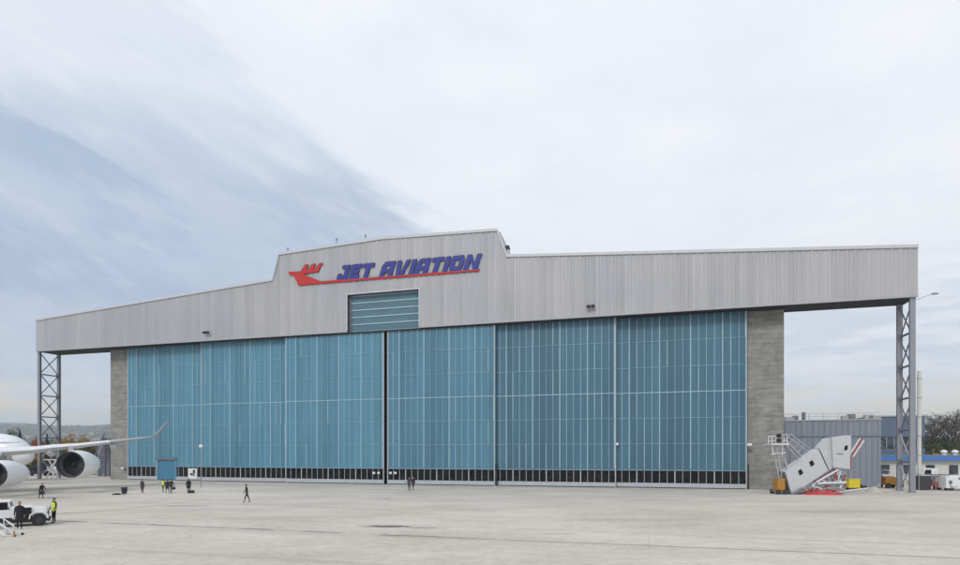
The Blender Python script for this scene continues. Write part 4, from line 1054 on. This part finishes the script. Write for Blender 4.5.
# ------------------------------------------------------------------ people
def person(x, y, label, H=1.76, face=0, coat='cloth_black', legs='cloth_black', stride=0., lean=0., arms=(0,0), bend=(.15,.15), vest=False, hairc='hair', group=None, longcoat=False, hat=False, name='person'):
    """one continuous skinned body; face = heading in radians (0 looks towards the camera, -y)"""
    s = H/1.76
    root = gp(x, y)
    J = {}; rad = {}; E = []
    def j(n, p, r_, par=None):
        J[n] = Vector(p)*s; rad[n] = r_*s
        if par: E.append((par, n))
    L_ = lean
    j('pelvis', (0,0,.95), .15)
    j('waist', (0,-L_*.15,1.08), .135, 'pelvis'); j('chest', (0,-L_*.45,1.30), .165, 'waist'); j('upper', (0,-L_*.6,1.43), .12, 'chest')
    j('neck', (0,-L_*.72,1.52), .058, 'upper'); j('skull', (0,-L_*.82-.01,1.60), .075, 'neck')
    for sd, sg in (('l',1),('r',-1)):
        st_ = stride*sg
        j('hip'+sd, (.09*sg,0,.90), .095, 'pelvis'); j('knee'+sd, (.10*sg,-st_*.22-.02,.50), .064, 'hip'+sd)
        j('ankle'+sd, (.10*sg,-st_*.36+(.05 if st_ < 0 else 0),.09+(.05 if st_ < 0 else 0)), .042, 'knee'+sd)
        j('toe'+sd, (.115*sg,-st_*.36-.17+(.05 if st_ < 0 else 0),.04), .038, 'ankle'+sd)
        up = J['upper']/s; a = arms[0 if sg > 0 else 1]
        j('sho'+sd, (.19*sg,up.y,1.42), .066, 'upper')
        el = Vector((.25*sg, up.y-math.sin(a)*.28, 1.42-math.cos(a)*.29)); j('elb'+sd, el, .047, 'sho'+sd)
        bb_ = a+bend[0 if sg > 0 else 1]
        wr = el+Vector((.01*sg, -math.sin(bb_)*.25, -math.cos(bb_)*.25)); j('wri'+sd, wr, .031, 'elb'+sd)
        d = Vector((0,-math.sin(bb_),-math.cos(bb_))); sdv = Vector((0,-math.cos(bb_),math.sin(bb_)))
        pm = wr+d*.075; j('palm'+sd, pm, .03, 'wri'+sd)
        for q, (off, ln) in enumerate(((-.028,.055),(-.010,.072),(.009,.078),(.027,.068))):
            k0 = pm+d*.03-sdv*off; j('f%d%s'%(q,sd), k0+Vector((-.004*sg,0,0)), .0095, 'palm'+sd); j('g%d%s'%(q,sd), k0+d*ln*.85+Vector((-.022*sg,0,0)), .008, 'f%d%s'%(q,sd))
        th0 = wr+d*.045+sdv*.03; j('t0'+sd, th0, .011, 'palm'+sd); j('t1'+sd, th0+d*.04+sdv*.025, .009, 't0'+sd)
    names = list(J); idx = {n: i for i, n in enumerate(names)}
    me = bpy.data.meshes.new('person'); me.from_pydata([J[n] for n in names], [(idx[a], idx[b]) for a, b in E], [])
    o = bpy.data.objects.new('tmp', me); COL.objects.link(o)
    md = o.modifiers.new('s', 'SKIN'); o.modifiers.new('d', 'SUBSURF').levels = 1
    lay = me.skin_vertices[0].data if me.skin_vertices else None
    if lay is None:
        bm = bmesh.new(); bm.from_mesh(me); bm.verts.layers.skin.verify(); bm.to_mesh(me); bm.free(); lay = me.skin_vertices[0].data
    for i, n in enumerate(names):
        lay[i].radius = (rad[n]*(1.18 if n in ('chest','pelvis','waist') else 1), rad[n]*(.8 if n in ('chest','pelvis','waist','upper') else 1)); lay[i].use_root = (i == 0)
    dg = bpy.context.evaluated_depsgraph_get(); bpy.context.view_layer.update(); ev = o.evaluated_get(dg)
    src = bpy.data.meshes.new_from_object(ev)
    vs = [v.co.copy() for v in src.vertices]; fs = [tuple(p.vertices) for p in src.polygons]
    bpy.data.objects.remove(o); bpy.data.meshes.remove(src)
    m = MB()
    armj = {n for n in names if n[:3] in ('elb','wri')}
    for f_ in fs: pass
    bones = [(a, b) for a, b in E]
    def nearest(p):
        bd, bn = 1e9, None
        for a, b in bones:
            A, B = J[a], J[b]; ab = B-A; t = max(0, min(1, (p-A).dot(ab)/max(1e-9, ab.length_squared)))
            dd = (A+ab*t-p).length-(rad[a]*(1-t)+rad[b]*t)
            if dd < bd: bd, bn = dd, b
        return bn
    mi = []
    for f_ in fs:
        c = sum((vs[i] for i in f_), Vector())/len(f_); b = nearest(c)
        if b.startswith(('palm','f','g','t0','t1','neck','skull')): mi.append(2)
        elif b.startswith(('knee','ankle','hip')): mi.append(1 if c.z < .86*s else 0)
        elif b.startswith('toe'): mi.append(3)
        else: mi.append(0 if c.z > .86*s else (0 if b[:3] in ('elb','wri','sho') else 1))
    m.v = [tuple(v) for v in vs]; m.f = fs; m.m = mi
    # head with brow, nose, chin, ears, eyes, mouth
    hc = J['skull']+Vector((0,-.012,.045))*s; nu, nv = 20, 14; rg = []
    for a in range(nv+1):
        ph = math.pi*a/nv; ring = []
        for b in range(nu):
            th = 2*math.pi*b/nu
            x_, y_, z_ = math.sin(ph)*math.cos(th), math.sin(ph)*math.sin(th), -math.cos(ph)
            px, py, pz = x_*.076, y_*.095, z_*.118
            if z_ < -.2: px *= 1-.25*(-z_-.2); 
            fr_ = max(0, -y_)
            if abs(x_) < .2 and -.35 < z_ < .05: py -= .022*fr_
            if abs(x_) < .45 and .0 < z_ < .22 and fr_ > .6: py += .008
            if abs(y_) < .2 and -.2 < z_ < .15: px *= 1.16
            ring.append(hc+Vector((px,py,pz))*s)
        rg.append(ring)
    k0 = len(m.f); m.rings(rg, True, True, mi=2)
    for fi in range(k0, len(m.f)):
        c = sum((Vector(m.v[i]) for i in m.f[fi]), Vector())/len(m.f[fi])-hc
        if c.y < -.06*s and .0 < c.z/s < .03 and .015 < abs(c.x)/s < .045: m.m[fi] = 3
        if c.y < -.06*s and -.065 < c.z/s < -.045 and abs(c.x)/s < .025: m.m[fi] = 4
    body = m.build(name, [coat, legs, 'skin', 'black', 'red'], None, smooth=True, loc=(root.x, root.y, .004), rot=(0,0,face))
    tag(body, label, 'person', group)
    hm = MB(); rg = []
    for a in range(8):
        ph = math.pi*.5*a/7*1.15; rg.append([hc+Vector((math.sin(ph)*math.cos(2*math.pi*b/16)*.084, math.sin(ph)*math.sin(2*math.pi*b/16)*.102+.008+(.02*a/7), math.cos(ph)*.128+.004+(.05 if math.sin(2*math.pi*b/16) < -.3 and a > 4 else 0)*1))*s for b in range(16)])
    hm.rings(rg, True, False); hm.build('cap' if hat else 'hair', hairc, body, smooth=True)
    def shell(z0, z1, k, mt, nm, flare=0):
        n = 20; rr = []
        for q in range(6):
            t = q/5; z = z0+(z1-z0)*t; 
            wx = .20 if z > 1.1 else .185+flare*(1.1-z); wy = .135 if z > 1.1 else .145+flare*(1.1-z)*.9
            if z > 1.36: wx *= .86; wy *= .86
            yo = -L_*max(0,(z-.95))*1.25
            rr.append([Vector((math.cos(2*math.pi*i/n)*wx*k, yo+math.sin(2*math.pi*i/n)*wy*k, z))*s for i in range(n)])
        c_ = MB(); c_.rings(rr, False, False); return c_.build(nm, mt, body, smooth=True)
    if longcoat: shell(.58, 1.42, 1.06, coat, 'coat', .06)
    if vest:
        v_ = shell(.88, 1.45, 1.10, 'hivis', 'vest')
        t_ = MB(); n = 20
        for z in (1.0, 1.16): t_.rings([[Vector((math.cos(2*math.pi*i/n)*.228, -L_*(z-.95)*1.25+math.sin(2*math.pi*i/n)*.165, z+dz))*s for i in range(n)] for dz in (0,.05)], False, False)
        t_.build('reflective_band', 'tape', v_)
    return body, J, s
PG = 'people walking on the apron'
person(19.5, 529.2, 'person in long dark coat standing before the white tow tractor', 1.80, face=R(30), longcoat=True, group=None, coat='cloth_black')
person(54, 523.3, 'person in black with yellow hi-vis vest standing beside the tow tractor wheel', 1.80, face=R(-20), vest=True, arms=(.1,.1), bend=(.5,.5))
pb, J, s = person(41, 498.6, 'person in black bending forward with a black bag below the wing', 1.72, face=R(60), lean=.35, stride=.5, arms=(.35,.5), bend=(.3,.2), longcoat=True)
person(142.2, 493.3, 'person in long dark grey coat, leftmost of the group by the roller door', 1.76, face=R(170), longcoat=True, coat='cloth_grey')
person(163, 492.2, 'person in yellow hi-vis vest in the group by the roller door', 1.76, face=R(165), vest=True, coat='cloth_black', legs='cloth_slate', stride=.3)
person(167.3, 493.4, 'person in navy coat right beside the one in yellow vest', 1.74, face=R(175), coat='cloth_navy', legs='cloth_slate', stride=-.4, longcoat=True)
person(171.2, 493.8, 'person in black jacket and grey trousers at the right of the group', 1.78, face=R(185), coat='cloth_black', legs='cloth_slate', stride=.5, arms=(-.2,.3))
person(188.6, 493.2, 'person in black with wheeled suitcase right of the group', 1.80, face=R(200), longcoat=True)
person(247, 502.8, 'person in dark clothes walking alone across the apron', 1.84, face=R(-75), stride=.6, arms=(-.35,.4), lean=.1)
person(409.2, 491.2, 'left one of the two dark clad persons before the centre doors', 1.80, face=R(20), coat='cloth_grey', arms=(.1,.3))
person(413.2, 490.6, 'right one of the two dark clad persons before the centre doors', 1.80, face=R(-30), stride=.4, coat='cloth_black', legs='cloth_grey')
def bag(x, y, z0, label, name='bag', w=.42, h=.32, d=.18, wheels=False):
    p = gp(x, y); r = empty(name, (p.x, p.y-.15, z0), R(12), label, 'suitcase' if wheels else 'bag')
    MB().prism([(-w/2,.03),(w/2,.03),(w/2,h*.85),(w/2-.05,h),(-w/2+.05,h),(-w/2,h*.85)], -d/2, d/2).build('shell', 'black', r, bevel=.02)
    m = MB(); m.bar((-.1,0,h),(-.1,0,h+.13), .02); m.bar((.1,0,h),(.1,0,h+.13), .02); m.bar((-.1,0,h+.13),(.1,0,h+.13), .025); m.build('handle', 'steel_dark', r)
    if wheels:
        for sx in (-w/2+.06, w/2-.06): MB().tube((sx,-d/2-.01,.035),(sx,d/2+.01,.035), .035, n=10).build('wheel', 'rubber', r)
bag(42.8, 498.6, .42, 'black bag hanging from the hand of the bending person', w=.5, h=.4, d=.22)
bag(191.8, 493.3, .006, 'black wheeled suitcase lying beside the person right of the group', 'suitcase', .72, .36, .3, True)
bag(174.4, 493.5, .45, 'black shoulder bag at the right side of the group by the roller door', w=.36, h=.34)

# ------------------------------------------------------------------ haze, sky, sun, camera
hz = MB(); hz.box(-6600, 6600, -400, 6300, -1.2, 380); h_ = hz.build('haze', 'cap'); h_['kind'] = 'stuff'
hm_ = bpy.data.materials.new('haze_air'); hm_.use_nodes = True; nt = hm_.node_tree; nt.nodes.clear()
ou = nt.nodes.new('ShaderNodeOutputMaterial'); pv = nt.nodes.new('ShaderNodeVolumePrincipled')
pv.inputs['Color'].default_value = (.86,.93,1,1); pv.inputs['Density'].default_value = 2.1e-4; pv.inputs['Anisotropy'].default_value = .3
nt.links.new(pv.outputs[0], ou.inputs['Volume']); h_.data.materials.clear(); h_.data.materials.append(hm_)

wld = bpy.data.worlds.new('World'); sc.world = wld; wld.use_nodes = True; nt = wld.node_tree
bg = nt.nodes['Background']; STR = .1; bg.inputs['Strength'].default_value = STR
SUN_EL, SUN_AZ = R(38), R(205)      # azimuth clockwise from +y: behind the camera, a little left
sky = nt.nodes.new('ShaderNodeTexSky'); sky.sky_type = 'NISHITA'; sky.sun_disc = False
sky.sun_elevation = SUN_EL; sky.sun_rotation = SUN_AZ; sky.air_density = 1; sky.dust_density = 1.5
tc = nt.nodes.new('ShaderNodeTexCoord'); sp = nt.nodes.new('ShaderNodeSeparateXYZ'); nt.links.new(tc.outputs['Generated'], sp.inputs[0])
dx, dy, dz = sp.outputs
hor = mathn(nt, 'MAXIMUM', mathn(nt, 'SQRT', mathn(nt, 'ADD', mathn(nt, 'MULTIPLY', dx, dx), mathn(nt, 'MULTIPLY', dy, dy))), .05)
el = mathn(nt, 'DIVIDE', mathn(nt, 'MAXIMUM', dz, 0), hor)          # tangent of the elevation
az = mathn(nt, 'ARCTAN2', dx, dy)                                     # 0 = straight ahead, negative left
# cloud deck coordinates
cb = nt.nodes.new('ShaderNodeCombineXYZ')
dzz = mathn(nt, 'ADD', mathn(nt, 'MAXIMUM', dz, 0), .09)
nt.links.new(mathn(nt, 'DIVIDE', dx, dzz), cb.inputs[0]); nt.links.new(mathn(nt, 'DIVIDE', dy, dzz), cb.inputs[1])
deck = cb.outputs[0]
n1 = noise_out(nt, deck, .55, 7, .55); n2 = noise_out(nt, deck, 1.6, 7, .6); n3 = noise_out(nt, deck, .22, 4, .5)
wis = noise_out(nt, tc.outputs['Generated'], 3.2, 6, .55, (1, 1, 3.0))
wob = mathn(nt, 'ADD', mathn(nt, 'MULTIPLY', mathn(nt, 'SUBTRACT', n1, .5), .22), mathn(nt, 'MULTIPLY', mathn(nt, 'SUBTRACT', wis, .5), .22))
# edge of the blue-grey bank: falls from upper left to the hangar roof (in azimuth/elevation)
along = mathn(nt, 'SUBTRACT', mathn(nt, 'MULTIPLY', az, .93), mathn(nt, 'MULTIPLY', el, .36)); across = mathn(nt, 'ADD', mathn(nt, 'MULTIPLY', az, .36), mathn(nt, 'MULTIPLY', el, .93))
cs_ = nt.nodes.new('ShaderNodeCombineXYZ'); nt.links.new(along, cs_.inputs[0]); nt.links.new(mathn(nt, 'MULTIPLY', across, 3.2), cs_.inputs[1])
streak = noise_out(nt, cs_.outputs[0], 3.4, 8, .58)
sw = mathn(nt, 'ADD', mathn(nt, 'MULTIPLY', mathn(nt, 'SUBTRACT', streak, .5), .32), mathn(nt, 'MULTIPLY', wob, .5))
def lin(a_, b_): return mathn(nt, 'SUBTRACT', mathn(nt, 'ADD', mathn(nt, 'MULTIPLY', az, a_), b_), el)
wash = smooth(nt, mathn(nt, 'ADD', lin(-.82, .33), sw), -.03, .07)
wash = mathn(nt, 'MULTIPLY', wash, mathn(nt, 'SUBTRACT', .88, mathn(nt, 'MULTIPLY', smooth(nt, mathn(nt, 'ADD', el, sw), .40, .56), .62)))
lobe = smooth(nt, mathn(nt, 'ADD', lin(-.28, .285), mathn(nt, 'MULTIPLY', sw, .95)), -.015, .055)
lobe = mathn(nt, 'MULTIPLY', lobe, smooth(nt, mathn(nt, 'SUBTRACT', sw, az), .22, .52))
bank = mathn(nt, 'MAXIMUM', mathn(nt, 'MULTIPLY', lobe, mathn(nt, 'ADD', .85, mathn(nt, 'MULTIPLY', n2, .3))), wash)
bank = mathn(nt, 'MULTIPLY', bank, mathn(nt, 'ADD', .78, mathn(nt, 'MULTIPLY', smooth(nt, streak, .34, .62), .22)), clamp=True)
low = smooth(nt, mathn(nt, 'ADD', el, mathn(nt, 'MULTIPLY', wob, .3)), .03, .25)
bank = mathn(nt, 'MULTIPLY', bank, mathn(nt, 'ADD', .30, mathn(nt, 'MULTIPLY', low, .70)))
k = 1/STR
def C3(c, f=1): return [q*k*f for q in c]
def s2l(r_, g_, b_): return [((q/255+.055)/1.055)**2.4 for q in (r_, g_, b_)]
cloud = mixc(nt, smooth(nt, wis, .3, .7), C3(s2l(230,235,243)), C3(s2l(238,240,246)))
cloud = mixc(nt, mathn(nt, 'MULTIPLY', smooth(nt, n2, .42, .66), .22), cloud, C3(s2l(198,212,230)))
bankc = mixc(nt, smooth(nt, n1, .3, .7), C3(s2l(158,177,203)), C3(s2l(172,190,213)))
cloud = mixc(nt, mathn(nt, 'MULTIPLY', smooth(nt, streak, .5, .7), mathn(nt, 'MULTIPLY', smooth(nt, mathn(nt, 'MULTIPLY', az, -1), .2, .8), .45)), cloud, C3(s2l(200,213,232)))
mott = noise_out(nt, cs_.outputs[0], 7.0, 7, .6)
bankc = mixc(nt, mathn(nt, 'MULTIPLY', smooth(nt, mott, .46, .68), .5), bankc, C3(s2l(205,214,228)))
c = mixc(nt, bank, cloud, bankc)
# low streaks near the horizon and a warm band
stre = noise_out(nt, tc.outputs['Generated'], 5, 6, .6, (1, 1, 6))
lowm = mathn(nt, 'MULTIPLY', mathn(nt, 'SUBTRACT', 1.0, smooth(nt, el, .16, .34)), smooth(nt, stre, .42, .62))
c = mixc(nt, mathn(nt, 'MULTIPLY', lowm, .5), c, C3(s2l(176,194,216)))
warm = mathn(nt, 'MULTIPLY', mathn(nt, 'SUBTRACT', 1.0, smooth(nt, mathn(nt, 'ABSOLUTE', mathn(nt, 'SUBTRACT', el, .066)), .005, .045)), smooth(nt, stre, .36, .58))
c = mixc(nt, mathn(nt, 'MULTIPLY', warm, .9), c, C3(s2l(255,240,208)))
# real sky shows through thin places
thin = mathn(nt, 'MULTIPLY', smooth(nt, n3, .56, .72), .35)
c = mixc(nt, thin, c, sky.outputs[0])
nt.links.new(c, bg.inputs['Color'])

sl = bpy.data.lights.new('sun', 'SUN'); sl.energy = 1.4; sl.angle = R(14); sl.color = (1,.96,.9)
so = bpy.data.objects.new('sun', sl); COL.objects.link(so)
sd = Vector((math.sin(SUN_AZ)*math.cos(SUN_EL), math.cos(SUN_AZ)*math.cos(SUN_EL), math.sin(SUN_EL)))
so.rotation_euler = sd.to_track_quat('Z', 'Y').to_euler()

cam = bpy.data.cameras.new('camera'); co = bpy.data.objects.new('camera', cam); COL.objects.link(co); sc.camera = co
co.location = (0, 0, CH); co.rotation_euler = (R(90), 0, 0)
cam.sensor_width = 36; cam.lens = F/960*36; cam.shift_y = (HY-282.5)/960; cam.clip_start = .1; cam.clip_end = 30000
sc.view_settings.view_transform = 'Standard'; sc.view_settings.look = 'None'; sc.view_settings.gamma = 1; sc.view_settings.use_curve_mapping = False
sc.view_settings.exposure = 0.14
sc.cycles.max_bounces = 6; sc.cycles.volume_bounces = 1
sc.cycles.use_denoising = True
